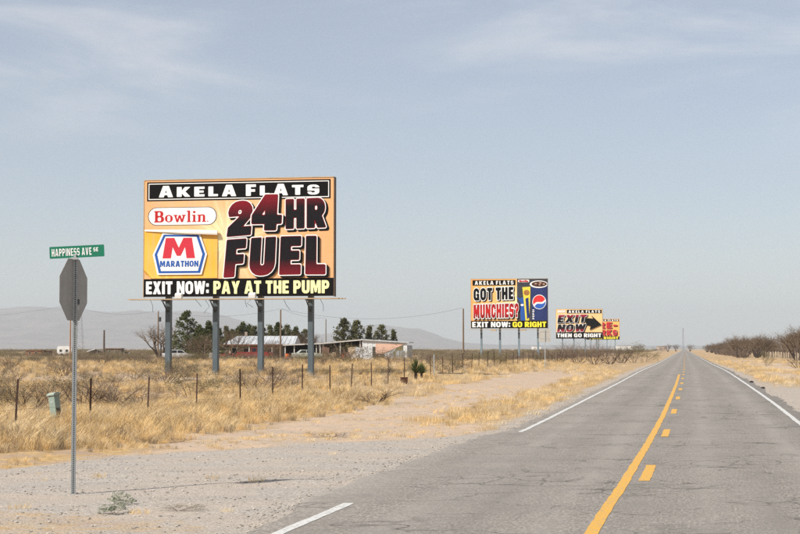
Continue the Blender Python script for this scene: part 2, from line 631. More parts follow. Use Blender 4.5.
def line_strip(name, u, w, y0, y1, m, seed, amp=.016):
    ys = [y for y in road_y[::1 if y1 - y0 < 5 else 2] if y0 < y < y1]
    ys = [y0] + ys + [y1]
    def sec(y):
        c = u + (edge_wobble(y, seed) * .09)
        j1 = (vnoise(np.array([y]), np.array([seed]), 4.0, 31)[0] - .5) * amp
        j2 = (vnoise(np.array([y]), np.array([seed + 5]), 4.0, 32)[0] - .5) * amp
        return [(c - w / 2 + j1, 0), (c + w / 2 + j2, 0)]
    return strip(name, sec, ys, .039, m, road, False)
line_strip('edge_line', -3.36, .13, -120, 19.1, WHITE_P, 41.0)
line_strip('edge_line', -3.30, .12, 36.2, 1400, WHITE_P, 43.0)
line_strip('edge_line', 3.28, .13, -120, 1400, WHITE_P, 45.0)
line_strip('centre_line', -.27, .14, -120, 108, YELLOW_P, 47.0)
for k in range(-8, 60):
    y0 = 22.4 + 11.85 * k
    line_strip('dash', .0, .16, y0, y0 + 3.2, YELLOW_P, 51.0 + k * .37)

# ------------------------------------------------------------------ mountains
def mountains():
    prof = [(-900, 322), (-600, 312), (-400, 316), (-200, 306), (-60, 311), (0, 309), (28, 306.5), (60, 308), (90, 310.5), (112, 312.5), (140, 310.5), (165, 313), (188, 310.5),
            (205, 311), (225, 316), (242, 321), (260, 328), (285, 333), (310, 336), (335, 333), (355, 328.5), (372, 325.5), (382, 325), (402, 328.5), (418, 328.5),
            (430, 332.5), (444, 338), (462, 343), (500, 345.5), (560, 346), (640, 346.6), (760, 346.2), (1000, 343), (1400, 339)]
    px = np.array([p[0] for p in prof], float)
    py = np.array([p[1] for p in prof], float)
    D0 = 13500.0
    cols = np.linspace(-900, 1400, 640)
    rows = np.linspace(0, 1, 70)
    C, T = np.meshgrid(cols, rows)
    Y = 9300 + T * 8400
    X = (C - 400) / FPX * Y
    ridge = (HOR - np.interp(C, px, py)) / FPX * D0
    tcrest = (D0 - 9300) / 8400
    s = np.where(T < tcrest, sstep(0, tcrest, T) ** 1.25, 1 - .5 * sstep(tcrest, 1, T))
    def ridged(a, b, sc, sd):
        return 1 - np.abs(2 * vnoise(a, b, sc, sd) - 1)
    gul = ridged(X, Y * .35, 1 / 1050., 61) * .5 + ridged(X + Y * .2, Y * .5, 1 / 450., 62) * .3 + ridged(X, Y, 1 / 190., 63) * .2
    z = EYE + ridge * s * (1 - .55 * (1 - gul) * np.sin(np.clip(T / tcrest, 0, 1) * math.pi) ** 1.0)
    z += (vnoise(X, Y, 1 / 160., 64) - .5) * 16 * s + (vnoise(X, Y, 1 / 60., 65) - .5) * 8 * s
    z[0, :] = -1
    V = np.stack([X.ravel(), Y.ravel(), z.ravel()], 1)
    nc = len(cols)
    I = (np.arange(len(rows) - 1)[:, None] * nc + np.arange(nc - 1)[None, :]).ravel()
    me = np_mesh('mountains', V, np.stack([I, I + 1, I + 1 + nc, I + nc], 1))
    me.shade_smooth()
    o = link('mountains', me, mat('mountain_rock', (.11, .095, .09), .95, scale=.004, col2=(.23, .19, .165), coord='Object'))
    tag(o, kind='structure')
mountains()

# ------------------------------------------------------------------ lettering: block alphabet cut from distance fields
def rc(x0, y0, x1, y1):
    return [(x0, y0), (x1, y0), (x1, y1), (x0, y1)]
def rr(x0, y0, x1, y1, r, sq=''):
    p = []
    for (cx, cy, a0, k) in ((x1 - r, y0 + r, -90, 'br'), (x1 - r, y1 - r, 0, 'tr'), (x0 + r, y1 - r, 90, 'tl'), (x0 + r, y0 + r, 180, 'bl')):
        if k in sq:
            p.append({'br': (x1, y0), 'tr': (x1, y1), 'tl': (x0, y1), 'bl': (x0, y0)}[k])
        else:
            p += [(cx + r * math.cos(R(a0 + t)), cy + r * math.sin(R(a0 + t))) for t in (0, 22, 45, 68, 90)]
    return p
# glyph: (width, [('+' or '-', polygon), ...])
GL = {
 'A': (.84, [('+', [(0, 0), (.25, 1), (.59, 1), (.84, 0), (.55, 0), (.51, .19), (.33, .19), (.29, 0)]), ('-', [(.365, .37), (.475, .37), (.42, .72)])]),
 'B': (.72, [('+', rr(0, 0, .72, .56, .26, 'tlbl')), ('+', rr(0, .44, .68, 1, .26, 'tlbl')), ('-', rr(.27, .19, .44, .42, .08)), ('-', rr(.27, .6, .42, .81, .08))]),
 'C': (.70, [('+', rr(0, 0, .70, 1, .31)), ('-', rr(.27, .21, .46, .79, .09)), ('-', rc(.40, .40, .9, .62))]),
 'E': (.60, [('+', rc(0, 0, .28, 1)), ('+', rc(0, 0, .60, .22)), ('+', rc(0, .40, .55, .60)), ('+', rc(0, .78, .60, 1))]),
 'F': (.58, [('+', rc(0, 0, .28, 1)), ('+', rc(0, .36, .53, .57)), ('+', rc(0, .78, .58, 1))]),
 'G': (.74, [('+', rr(0, 0, .74, 1, .31)), ('-', rr(.27, .21, .48, .79, .09)), ('-', rc(.42, .54, .9, .64)), ('+', rc(.40, .37, .74, .55)), ('+', rc(.56, .0, .74, .5))]),
 'H': (.74, [('+', rc(0, 0, .28, 1)), ('+', rc(.46, 0, .74, 1)), ('+', rc(.1, .39, .6, .61))]),
 'I': (.28, [('+', rc(0, 0, .28, 1))]),
 'K': (.80, [('+', rc(0, 0, .28, 1)), ('+', [(.2, .40), (.47, 1), (.79, 1), (.50, .53), (.80, 0), (.48, 0), (.29, .36)])]),
 'L': (.56, [('+', rc(0, 0, .28, 1)), ('+', rc(0, 0, .56, .22))]),
 'M': (.94, [('+', [(0, 0), (0, 1), (.34, 1), (.47, .50), (.60, 1), (.94, 1), (.94, 0), (.68, 0), (.68, .60), (.55, .08), (.39, .08), (.26, .60), (.26, 0)])]),
 'N': (.76, [('+', [(0, 0), (0, 1), (.27, 1), (.50, .47), (.50, 1), (.76, 1), (.76, 0), (.49, 0), (.26, .53), (.26, 0)])]),
 'O': (.76, [('+', rr(0, 0, .76, 1, .34)), ('-', rr(.27, .21, .49, .79, .10))]),
 'P': (.70, [('+', rc(0, 0, .28, 1)), ('+', rr(0, .34, .70, 1, .29, 'tlbl')), ('-', rr(.28, .55, .44, .80, .08))]),
 'R': (.74, [('+', rc(0, 0, .28, 1)), ('+', rr(0, .38, .71, 1, .28, 'tlbl')), ('-', rr(.28, .57, .45, .80, .08)), ('+', [(.26, .46), (.55, .46), (.75, 0), (.45, 0), (.26, .42)])]),
 'S': (.68, [('+', rr(0, 0, .68, 1, .27)), ('-', rr(.25, .60, .45, .80, .05)), ('-', rc(.36, .60, .9, .715)), ('-', rr(.23, .20, .43, .40, .05)), ('-', rc(-.2, .285, .32, .40))]),
 'T': (.66, [('+', rc(0, .77, .66, 1)), ('+', rc(.19, 0, .47, 1))]),
 'U': (.74, [('+', rr(0, 0, .74, 1, .31, 'tltr')), ('-', rr(.28, .22, .46, 1.4, .08))]),
 'V': (.80, [('+', [(0, 1), (.25, 0), (.55, 0), (.80, 1), (.51, 1), (.40, .40), (.29, 1)])]),
 'W': (1.10, [('+', [(0, 1), (.17, 0), (.45, 0), (.55, .50), (.65, 0), (.93, 0), (1.10, 1), (.83, 1), (.775, .50), (.67, 1), (.43, 1), (.325, .50), (.27, 1)])]),
 'X': (.82, [('+', [(0, 0), (.25, .51), (.02, 1), (.33, 1), (.41, .74), (.49, 1), (.80, 1), (.57, .51), (.82, 0), (.50, 0), (.41, .28), (.32, 0)])]),
 'Y': (.80, [('+', [(0, 1), (.26, .38), (.26, 0), (.54, 0), (.54, .38), (.80, 1), (.50, 1), (.40, .66), (.30, 1)])]),
 '2': (.70, [('+', rr(0, .42, .70, 1, .30)), ('-', rr(.25, .60, .42, .79, .07)), ('-', rc(-.1, .2, .36, .60)), ('+', [(0, 0), (.70, 0), (.70, .22), (.40, .22), (.66, .52), (.44, .62), (.02, .24)])]),
 '4': (.78, [('+', [(.36, 0), (.64, 0), (.64, .19), (.78, .19), (.78, .40), (.64, .40), (.64, 1), (.33, 1), (0, .42), (0, .19), (.36, .19)]), ('-', [(.36, .40), (.36, .70), (.20, .40)])]),
 '?': (.64, [('+', rr(0, .40, .64, 1, .28)), ('-', rr(.25, .60, .40, .80, .06)), ('-', rc(-.1, .3, .26, .64)), ('+', rc(.19, .30, .45, .55)), ('+', rc(.19, 0, .45, .22))]),
 ':': (.26, [('+', rc(0, .08, .26, .34)), ('+', rc(0, .56, .26, .82))]),
 '-': (.42, [('+', rc(0, .36, .42, .60))]),
 # slab-serif letters for the oval plate
 'b_B': (.80, [('+', rc(.08, 0, .30, 1)), ('+', rc(0, 0, .4, .10)), ('+', rc(0, .90, .4, 1)), ('+', rr(.1, 0, .80, .55, .25, 'tlbl')), ('+', rr(.1, .46, .74, 1, .25, 'tlbl')), ('-', rr(.30, .12, .55, .44, .10)), ('-', rr(.30, .57, .50, .88, .10))]),
 'b_o': (.62, [('+', rr(0, 0, .62, .66, .30)), ('-', rr(.20, .10, .42, .56, .10))]),
 'b_w': (.96, [('+', [(.05, .62), (.22, 0), (.38, 0), (.48, .36), (.58, 0), (.74, 0), (.91, .62), (.74, .62), (.66, .26), (.56, .62), (.40, .62), (.30, .26), (.22, .62)]), ('+', rc(0, .55, .32, .65)), ('+', rc(.64, .55, .96, .65))]),
 'b_l': (.36, [('+', rc(.09, 0, .28, 1)), ('+', rc(0, 0, .36, .09)), ('+', rc(0, .91, .28, 1))]),
 'b_i': (.36, [('+', rc(.09, 0, .28, .64)), ('+', rc(0, 0, .36, .09)), ('+', rc(0, .55, .28, .64)), ('+', rr(.07, .75, .30, .97, .11))]),
 'b_n': (.70, [('+', rc(.08, 0, .27, .64)), ('+', rc(0, 0, .34, .09)), ('+', rc(0, .55, .27, .64)), ('+', rr(.15, .30, .62, .66, .16)), ('-', rc(.27, -.1, .43, .54)), ('+', rc(.43, 0, .62, .45)), ('+', rc(.37, 0, .70, .09))]),
 'b_.': (.14, [('+', rr(0, 0, .12, .12, .05))]),
}
_gc = {}
def glyph(ch, off, n):
    """flat polygons of one letter grown by off (in cap heights), n cells per cap height"""
    key = (ch, round(off, 4), n)
    if key in _gc:
        return _gc[key]
    w, prim = GL[ch]
    h = 1.0 / n
    mg = .08 + max(off, 0)
    xs = np.arange(-mg, w + mg + h, h)
    zs = np.arange(-mg, 1 + mg + h, h)
    gx, gz = np.meshgrid(xs, zs)
    P = np.stack([gx.ravel(), gz.ravel()], 1)
    d = np.full(len(P), 1e9)
    for op, poly in prim:
        q = poly_sd(P, poly)
        d = np.minimum(d, q) if op == '+' else np.maximum(d, -q)
    d = d.reshape(gx.shape) - off
    d = np.where(np.abs(d) < 1e-6, -1e-6, d)
    polys = []
    ins = d < 0
    cnt = ins[:-1, :-1].astype(int) + ins[1:, :-1] + ins[:-1, 1:] + ins[1:, 1:]
    for j in range(len(zs) - 1):
        i = 0
        while i < len(xs) - 1:
            c = cnt[j, i]
            if c == 0:
                i += 1
                continue
            if c == 4:
                i2 = i
                while i2 < len(xs) - 1 and cnt[j, i2] == 4:
                    i2 += 1
                polys.append([(xs[i], zs[j]), (xs[i2], zs[j]), (xs[i2], zs[j + 1]), (xs[i], zs[j + 1])])
                i = i2
                continue
            q = [(i, j), (i + 1, j), (i + 1, j + 1), (i, j + 1)]
            pl = []
            for a in range(4):
                (ia, ja), (ib, jb) = q[a], q[(a + 1) % 4]
                da, db = d[ja, ia], d[jb, ib]
                if da < 0:
                    pl.append((xs[ia], zs[ja]))
                if (da < 0) != (db < 0):
                    t = da / (da - db)
                    pl.append((xs[ia] + (xs[ib] - xs[ia]) * t, zs[ja] + (zs[jb] - zs[ja]) * t))
            if len(pl) > 2:
                polys.append(pl)
            i += 1
    _gc[key] = polys
    return polys

def text(name, s, box, y, m, parent, off=0.0, n=26, gap=.10, warp=None, shift=(0, 0), grow=None, split=False, parents=None):
    """s: string or list of glyph keys; box = (x0, x1, z0, z1) of the bare caps; y = front plane.
    split: one object for each letter (a list), else the whole line as one piece"""
    x0, x1, z0, z1 = box
    xs, cur = [], 0.0
    for ch in s:
        xs.append(cur)
        cur += .34 if ch == ' ' else GL[ch][0] + gap
    tot = cur - gap
    sx, sz = (x1 - x0) / tot, (z1 - z0)
    mb, res = MB(), []
    for k, ch in enumerate(s):
        if ch == ' ':
            continue
        if split:
            mb = MB()
        yk = y - (.0025 * (k % 2) if split else 0)
        g = grow[k] if grow else (1.0, 0.0)
        for pl in glyph(ch, off / sz, n):
            i = len(mb.v)
            for (a, b) in pl:
                s_, t_ = (xs[k] + a) / tot, b * g[0] + g[1]
                if warp:
                    s_, t_ = warp(s_, t_)
                mb.v.append((x0 + s_ * (x1 - x0) + shift[0], yk, z0 + t_ * sz + shift[1]))
            mb.f.append(tuple(range(i, i + len(pl))))
        if split:
            res.append(mb.build(name, m, parents[len(res)] if parents else parent))
    if split:
        return res
    o_ = mb.build(name, m, parent)
    if len(s) > 1:
        o_['kind'] = 'stuff'
    return o_

def flat(name, poly, y, m, parent):
    mb = MB()
    mb.v = [(p[0], y, p[1]) for p in poly]
    mb.f = [tuple(range(len(poly)))]
    return mb.build(name, m, parent)

BLACK = mat('print_black', (.007, .0065, .0065), .7, .2, 1.0)
WHITE = mat('print_white', (.80, .80, .78), .55, .05, 1.5)
CREAM = mat('print_pale_yellow', (.86, .82, .42), .55, .06, 1.5)
YELLOW = mat('print_yellow', (.88, .74, .05), .55, .06, 1.5)
RED = mat('print_red', (.47, .025, .03), .5, .1, 1.5)
DARKRED = mat('print_dark_red', (.22, .010, .018), .5, .1, 1.5)
BLUE = mat('print_blue', (.03, .10, .36), .5, .1, 1.5)
NAVY = mat('print_navy', (.02, .035, .16), .5, .15, 1.5)
GREY = mat('print_charcoal', (.055, .058, .07), .55, .25, 1.2)
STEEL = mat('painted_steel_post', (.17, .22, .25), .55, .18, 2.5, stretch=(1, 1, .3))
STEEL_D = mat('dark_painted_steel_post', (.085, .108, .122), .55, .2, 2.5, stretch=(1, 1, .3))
DARKSTEEL = mat('dark_steel', (.05, .055, .06), .6, .2, 3)
GALV = mat('galvanised_steel', (.40, .42, .42), .5, .12, 9, metal=.35)
WOOD = mat('weathered_plank', (.45, .34, .22), .85, .25, 4, stretch=(.3, 1, 1))
LAMPW = mat('white_enamel', (.7, .7, .68), .4, .06, 4)

for m_ in (BLACK, WHITE, CREAM, YELLOW, RED, DARKRED, BLUE, NAVY, GREY):
    m_.node_tree.nodes['Principled BSDF'].inputs['Specular IOR Level'].default_value = .08

def ramp_print(name, stops, z0, z1):
    """ink that fades between colours up the lettering, as printed"""
    m = bpy.data.materials.new(name)
    m.use_nodes = True
    t = m.node_tree
    b = t.nodes['Principled BSDF']
    b.inputs['Roughness'].default_value = .6
    b.inputs['Specular IOR Level'].default_value = .08
    N, K = t.nodes.new, t.links.new
    co = N('ShaderNodeTexCoord'); sp = N('ShaderNodeSeparateXYZ'); mr = N('ShaderNodeMapRange'); rp = N('ShaderNodeValToRGB')
    mr.inputs[1].default_value, mr.inputs[2].default_value = z0, z1
    K(co.outputs['Object'], sp.inputs[0]); K(sp.outputs['Z'], mr.inputs[0]); K(mr.outputs[0], rp.inputs[0])
    el = rp.color_ramp.elements
    while len(el) < len(stops):
        el.new(.5)
    for e, (p, c) in zip(el, stops):
        e.position = p
        e.color = (*c, 1)
    K(rp.outputs[0], b.inputs['Base Color'])
    return m

def burst(name, cx, cz, core, mid, rim, r1, r2, rays=17, tint=.35):
    """printed sunburst: colour runs outward from a pale core with soft rays"""
    m = bpy.data.materials.new(name)
    m.use_nodes = True
    t = m.node_tree
    b = t.nodes['Principled BSDF']
    b.inputs['Roughness'].default_value = .55
    N, K = t.nodes.new, t.links.new
    co = N('ShaderNodeTexCoord'); sp = N('ShaderNodeSeparateXYZ')
    K(co.outputs['Object'], sp.inputs[0])
    def M(op, a, b_=None, c=None):
        n = N('ShaderNodeMath'); n.operation = op
        for i, v in enumerate((a, b_, c)):
            if v is None: continue
            if isinstance(v, (int, float)): n.inputs[i].default_value = v
            else: K(v, n.inputs[i])
        return n.outputs[0]
    dx, dz = M('SUBTRACT', sp.outputs['X'], cx), M('SUBTRACT', sp.outputs['Z'], cz)
    r = M('SQRT', M('ADD', M('MULTIPLY', dx, dx), M('MULTIPLY', dz, dz)))
    an = M('ARCTAN2', dz, dx)
    ray = M('ADD', M('SINE', M('MULTIPLY', an, rays)), M('MULTIPLY', M('SINE', M('MULTIPLY_ADD', an, rays * 2.37, 1.0)), .6))
    rp = N('ShaderNodeValToRGB')
    rr_ = M('ADD', r, M('MULTIPLY', ray, tint * .5))
    mr = N('ShaderNodeMapRange'); mr.inputs[1].default_value, mr.inputs[2].default_value = 0, r2
    K(rr_, mr.inputs[0]); K(mr.outputs[0], rp.inputs[0])
    el = rp.color_ramp.elements
    el.new(r1 / r2)
    for e, (p, c) in zip(el, ((0, core), (r1 / r2, mid), (1, rim))):
        e.position = p
        e.color = (*c, 1)
    ns = N('ShaderNodeTexNoise'); ns.inputs['Scale'].default_value = .9; ns.inputs['Detail'].default_value = 6
    K(co.outputs['Object'], ns.inputs['Vector'])
    mx = N('ShaderNodeMix'); mx.data_type = 'RGBA'; mx.blend_type = 'MULTIPLY'
    K(M('MULTIPLY', ns.outputs['Fac'], .35), mx.inputs['Factor']); K(rp.outputs[0], mx.inputs['A']); mx.inputs['B'].default_value = (.75, .6, .45, 1)
    # dust streaks washed down the vinyl and a slight sag
    mpd = N('ShaderNodeMapping'); mpd.inputs['Scale'].default_value = (2.6, 1, .22)
    K(co.outputs['Object'], mpd.inputs['Vector'])
    nd = N('ShaderNodeTexNoise'); nd.inputs['Scale'].default_value = 1.6; nd.inputs['Detail'].default_value = 7
    K(mpd.outputs[0], nd.inputs['Vector'])
    md = N('ShaderNodeMapRange'); md.inputs[1].default_value = .46; md.inputs[2].default_value = .72; md.inputs[4].default_value = .4
    K(nd.outputs['Fac'], md.inputs[0])
    m2 = N('ShaderNodeMix'); m2.data_type = 'RGBA'
    K(md.outputs[0], m2.inputs['Factor']); K(mx.outputs['Result'], m2.inputs['A']); m2.inputs['B'].default_value = (.55, .42, .29, 1)
    K(m2.outputs['Result'], b.inputs['Base Color'])
    bpn = N('ShaderNodeBump'); bpn.inputs['Strength'].default_value = .35; bpn.inputs['Distance'].default_value = .08
    K(ns.outputs['Fac'], bpn.inputs['Height']); K(bpn.outputs['Normal'], b.inputs['Normal'])
    return m

ROADROT = -math.atan(.1775)

def billboard(px, d, W, H, zb, label, face_mat, posts, post_w, catwalk, name='billboard'):
    """root at ground below the face centre; local x along the face, -y towards the reader; returns root and face origin"""
    x = xs_(px, d)
    g = min(G(x + dx, d) for dx in (-5, 0, 5))
    root = empty(name, (x, d, g), ROADROT)
    tag(root, label, 'billboard', 'roadside billboards on steel posts')
    MB().box(-W / 2, W / 2, 0, .16, zb, zb + H).build('face_panel', face_mat, root)
    for z in (zb + .25, zb + H * .35, zb + H * .68, zb + H - .3):
        MB().box(-W / 2 + .05, W / 2 - .05, .163, .30, z - .08, z + .08).build('stringer', WOOD, root)
    MB().box(-W / 2 - .05, -W / 2 - .003, -.02, .2, zb - .03, zb + H + .03).build('edge_trim', WOOD, root)
    MB().box(W / 2 + .003, W / 2 + .06, -.02, .42, zb - .03, zb + H + .03).build('edge_trim', mat('trim_dark', (.10, .07, .05), .7, .3), root)
    tt = MB().box(-W / 2, W / 2, -.03, .2, zb + H + .003, zb + H + .05)
    tt.build('top_trim', WOOD, root)
    for fx in posts:
        p = MB()
        X, w = fx, post_w / 2
        # box section with a cap plate welded to the face
        p.box(X - w, X + w, .305, .305 + post_w * 1.35, -.4, zb + H * .8)
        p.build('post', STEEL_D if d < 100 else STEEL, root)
        MB().tube([(X, .45, -.1), (X, .45, .06)], [.42, .36], 10).build('footing', mat('footing_concrete', (.42, .40, .36), .9, .15), root)
    if catwalk:
        cw, ext = catwalk
        dk = None
        for k in range(cw):
            dk = MB().box(-W / 2 - ext, W / 2 + ext * (1 - .2 * k), -.26 - k * .24, -.04 - k * .24, zb - .20, zb - .14).build('catwalk_plank', WOOD, root)
        for fx in posts:
            a = MB()
            a.box(fx - .05, fx + .05, -.80, .304, zb - .29, zb - .203)
            a.prismx([(.30, zb - .95), (.30, zb - .82), (-.62, zb - .30), (-.70, zb - .30)], fx - .03, fx + .03)
            a.build('bracket', DARKSTEEL, dk)
    return root

# ---------- the big fuel billboard
W1, H1, Z1 = 11.66, 7.0, 4.72
bf = burst('fuel_sunburst_print', -.6, Z1 + 3.3, (.90, .82, .50), (.80, .47, .22), (.76, .40, .17), 2.6, 6.2, 19, .7)
bb1 = billboard(237.3, 95.0, W1, H1, Z1, 'huge orange fuel billboard with peeling patch, nearest of the roadside billboards', bf,
                (-4.42, -1.47, 1.30, 4.36), .30, (3, .75))
def fb(u, v):
    return (-W1 / 2 + u * W1, Z1 + (1 - v) * H1)
def fbox(u0, u1, v0, v1):
    a, b = fb(u0, v1), fb(u1, v0)
    return (a[0], b[0], a[1], b[1])
hd = flat('header_band', rc(fb(.014, .175)[0], fb(0, .178)[1], fb(.984, 0)[0], fb(0, .014)[1]), -.006, BLACK, bb1)
bd = MB()
a0, a1, b0, b1 = fb(.022, 0)[0], fb(.976, 0)[0], fb(0, .166)[1], fb(0, .026)[1]
for (x0, x1, z0, z1) in ((a0, a1, b0, b0 + .05), (a0, a1, b1 - .05, b1), (a0, a0 + .05, b0 + .05, b1 - .05), (a1 - .05, a1, b0 + .05, b1 - .05)):
    i = len(bd.v); bd.v += [(x0, -.012, z0), (x1, -.012, z0), (x1, -.012, z1), (x0, -.012, z1)]; bd.f.append((i, i + 1, i + 2, i + 3))
bd.build('header_border', WHITE, hd)
text('letter', 'AKELA FLATS', fbox(.078, .925, .048, .145), -.014, WHITE, hd, split=True, off=.005, gap=.24,
     grow=[(1.0, 0) if c in 'AF' else (.86, .02) for c in 'AKELA FLATS'])
# oval plate
pl = flat('oval_plate', rr(fb(.020, 0)[0], fb(0, .388)[1], fb(.388, 0)[0], fb(0, .232)[1], .52), -.006, GREY, bb1)
flat('oval_plate_field', rr(fb(.024, 0)[0], fb(0, .383)[1], fb(.384, 0)[0], fb(0, .237)[1], .49), -.011, WHITE, pl)
text('letter', ['b_B', 'b_o', 'b_w', 'b_l', 'b_i', 'b_n', 'b_.'], fbox(.052, .345, .262, .362), -.016, RED, pl, split=True, off=-.006, n=34, gap=.05)
# peeling vinyl patch
patch = MB()
def patch_pt(s, t):
    """s 0..1 across, t 0..1 up the patch then over the curl"""
    u = .002 + s * .392
    vbot, vtop = .842, .428 + .028 * s
    if t <= .8:
        v = vbot + (vtop - vbot) * (t / .8)
        x, z = fb(u, v)
        bulge = .02 + .05 * math.sin(t * 5 + s * 3) ** 2 * t
        cor = max(0, 1 - (s / .10 + t / .14))
        return (x + cor * .25, -.02 - bulge - cor * .45, z + cor * .25)
    q = (t - .8) / .2
    x, z = fb(u, vtop)
    ang = q * R(205 + 25 * s)
    r = .035 + .10 * min(1, s * 1.6)
    zz = z + r * math.sin(ang) - (q ** 2) * .05
    yy = -.06 - r * (1 - math.cos(ang)) * .8
    return (x + q * .05, yy, zz)
NS, NT = 36, 60
for j in range(NT + 1):
    for i in range(NS + 1):
        patch.v.append(patch_pt(i / NS, j / NT))
for j in range(NT):
    for i in range(NS):
        k = j * (NS + 1) + i
        patch.f.append((k, k + 1, k + NS + 2, k + NS + 1))
pm = burst('patch_print', -W1 / 2 + 1.2, Z1 + .2, (.90, .70, .16), (.86, .50, .06), (.84, .46, .04), 1.3, 3.6, 13, .9)
# vinyl has a white back
nt_ = pm.node_tree
bs = nt_.nodes['Principled BSDF']
lk = bs.inputs['Base Color'].links[0]
gm = nt_.nodes.new('ShaderNodeNewGeometry'); mxb = nt_.nodes.new('ShaderNodeMix'); mxb.data_type = 'RGBA'
nt_.links.new(lk.from_socket, mxb.inputs['A']); mxb.inputs['B'].default_value = (.78, .74, .66, 1)
nt_.links.new(gm.outputs['Backfacing'], mxb.inputs['Factor']); nt_.links.new(mxb.outputs['Result'], bs.inputs['Base Color'])
pt = patch.build('peeling_patch', pm, bb1, True)
pt['label'] = 'orange vinyl patch curling off at its top edge'
def on_patch(pts, lift):
    return [(p[0], p[1]) for p in pts]
hx = [(.075, .812), (.312, .812), (.340, .640), (.302, .462), (.102, .455), (.050, .640)]
def hexa(k, y, m, par, nm):
    c = fb(.197, .628)
    pts = [fb(*p) for p in hx]
    pts = [(c[0] + (p[0] - c[0]) * k, c[1] + (p[1] - c[1]) * k) for p in pts]
    return flat(nm, pts, y, m, par)
PY = -.115
h0 = hexa(1.0, PY, WHITE, pt, 'emblem')
hexa(.93, PY - .006, BLUE, pt, 'emblem_blue_rim')
hexa(.83, PY - .012, WHITE, pt, 'emblem_field')
mx0 = fbox(.103, .277, .497, .672)
mw = mx0[1] - mx0[0]
mp_ = [(0, 0), (.10, 1), (.36, 1), (.5, .52), (.64, 1), (.90, 1), (1, 0), (.74, 0), (.69, .55), (.56, .12), (.44, .12), (.31, .55), (.26, 0)]
mb_ = MB()
mb_.v = [(mx0[0] + p[0] * mw, PY - .018, mx0[2] + p[1] * (mx0[3] - mx0[2])) for p in mp_]
mb_.f = [(0, 1, 2, 11, 12), (2, 3, 10, 11), (3, 9, 10), (3, 8, 9), (3, 4, 8), (4, 5, 6, 7, 8)]
mb_.build('emblem_letter', mat('emblem_red', (.56, .028, .048), .5, .05), pt)
text('letter', 'MARATHON', fbox(.090, .295, .693, .745), PY - .018, BLUE, pt, split=True, off=0, gap=.10, n=22)
# 24HR FUEL
def fuel_fill(nm, z0, z1, inv):
    st = [(0, (.011, .010, .012)), (.42, (.013, .010, .012)), (1, (.21, .012, .022))]
    if inv:
        st = [(0, (.21, .012, .022)), (.5, (.013, .010, .012)), (1, (.011, .010, .012))]
    return ramp_print(nm, st, z0, z1)
def layered(sub, s, box, m, warp=None, grow=None, gap=.16, n=30, white=.125, rim=.065, sh=(.13, -.11), y0=-.010, nm='lettering', rimmat=None, par=None, fat=.03):
    f = text('letter', s, box, y0 - .024, m, par, fat, n, gap, warp, (0, 0), grow, True)
    text('drop_shadow', s, box, y0, BLACK, None, white + .01, n, gap, warp, sh, grow, True, f)
    text('outline', s, box, y0 - .008, WHITE, None, white, n, gap, warp, (0, 0), grow, True, f)
    if rim:
        text('inner_outline', s, box, y0 - .016, rimmat or DARKRED, None, rim, n, gap, warp, (0, 0), grow, True, f)
    return f
def lean(k, bow=0.0):
    return lambda s, t: (s + (t - .5) * k, t + bow * math.sin(s * math.pi) + 0)
FY = -.014
bx = fbox(.452, .570, .195, .478)
layered(bb1, '2', bx, fuel_fill('ink_two', bx[2], bx[3], False), warp=lambda s, t: (s + (t - .5) * .10, t + .05 * (s - .5)), y0=FY, par=bb1)
bx = fbox(.580, .728, .145, .435)
layered(bb1, '4', bx, fuel_fill('ink_four', bx[2], bx[3], False), warp=lambda s, t: (s + (t - .5) * .06, t), y0=FY - .03, par=bb1)
bx = fbox(.755, .955, .188, .425)
layered(bb1, 'HR', bx, fuel_fill('ink_hr', bx[2] + .6, bx[3] + .6, False), warp=lambda s, t: (s, t + .04 * s), y0=FY, par=bb1)
bx = fbox(.440, .955, .505, .805)
layered(bb1, 'FUEL', bx, fuel_fill('ink_fuel', bx[2] - .3, bx[3] - .2, True), y0=FY - .06, par=bb1, gap=.20,
        warp=lambda s, t: (s + (t - .5) * .03 * (1 - s), t * (.95 + .08 * s) - .07 * (1 - s) * (1 - t) - .02 + .03 * math.sin(s * math.pi)))
# bottom band
bt = flat('bottom_band', rc(-W1 / 2, Z1, W1 / 2, fb(0, .848)[1]), -.008, BLACK, bb1)
text('letter', 'EXIT NOW:', fbox(.012, .348, .868, .978), -.014, WHITE, bt, split=True, gap=.085)
text('letter', 'PAY AT THE PUMP', fbox(.372, .978, .868, .978), -.014, CREAM, bt, split=True, gap=.085)
# lamps on the catwalk and loose wires under it
for u in (.205, .592):
    x = fb(u, 0)[0]
    lb = MB().prismx([(-.75, Z1 - .13), (-.48, Z1 - .13), (-.42, Z1 + .12), (-.62, Z1 + .20), (-.78, Z1 + .08)], x - .20, x + .20)
    lo = lb.build('flood_lamp', LAMPW, bb1)
    MB().box(x - .04, x + .04, -.66, -.58, Z1 - .20, Z1 - .131).build('lamp_bracket', DARKSTEEL, lo)
for i, x in enumerate((-5.3, -2.5, -1.9, .55, .9, 2.9, 5.1)):
    r_ = random.Random(i)
    ln = r_.uniform(.35, .8)
    MB().tube([(x, -.3, Z1 - .2), (x + r_.uniform(-.3, .3), -.32, Z1 - .2 - ln * .5), (x + r_.uniform(-.1, .5), -.3, Z1 - .2 - ln)], .012, 4).build('loose_wire', DARKSTEEL, bb1)

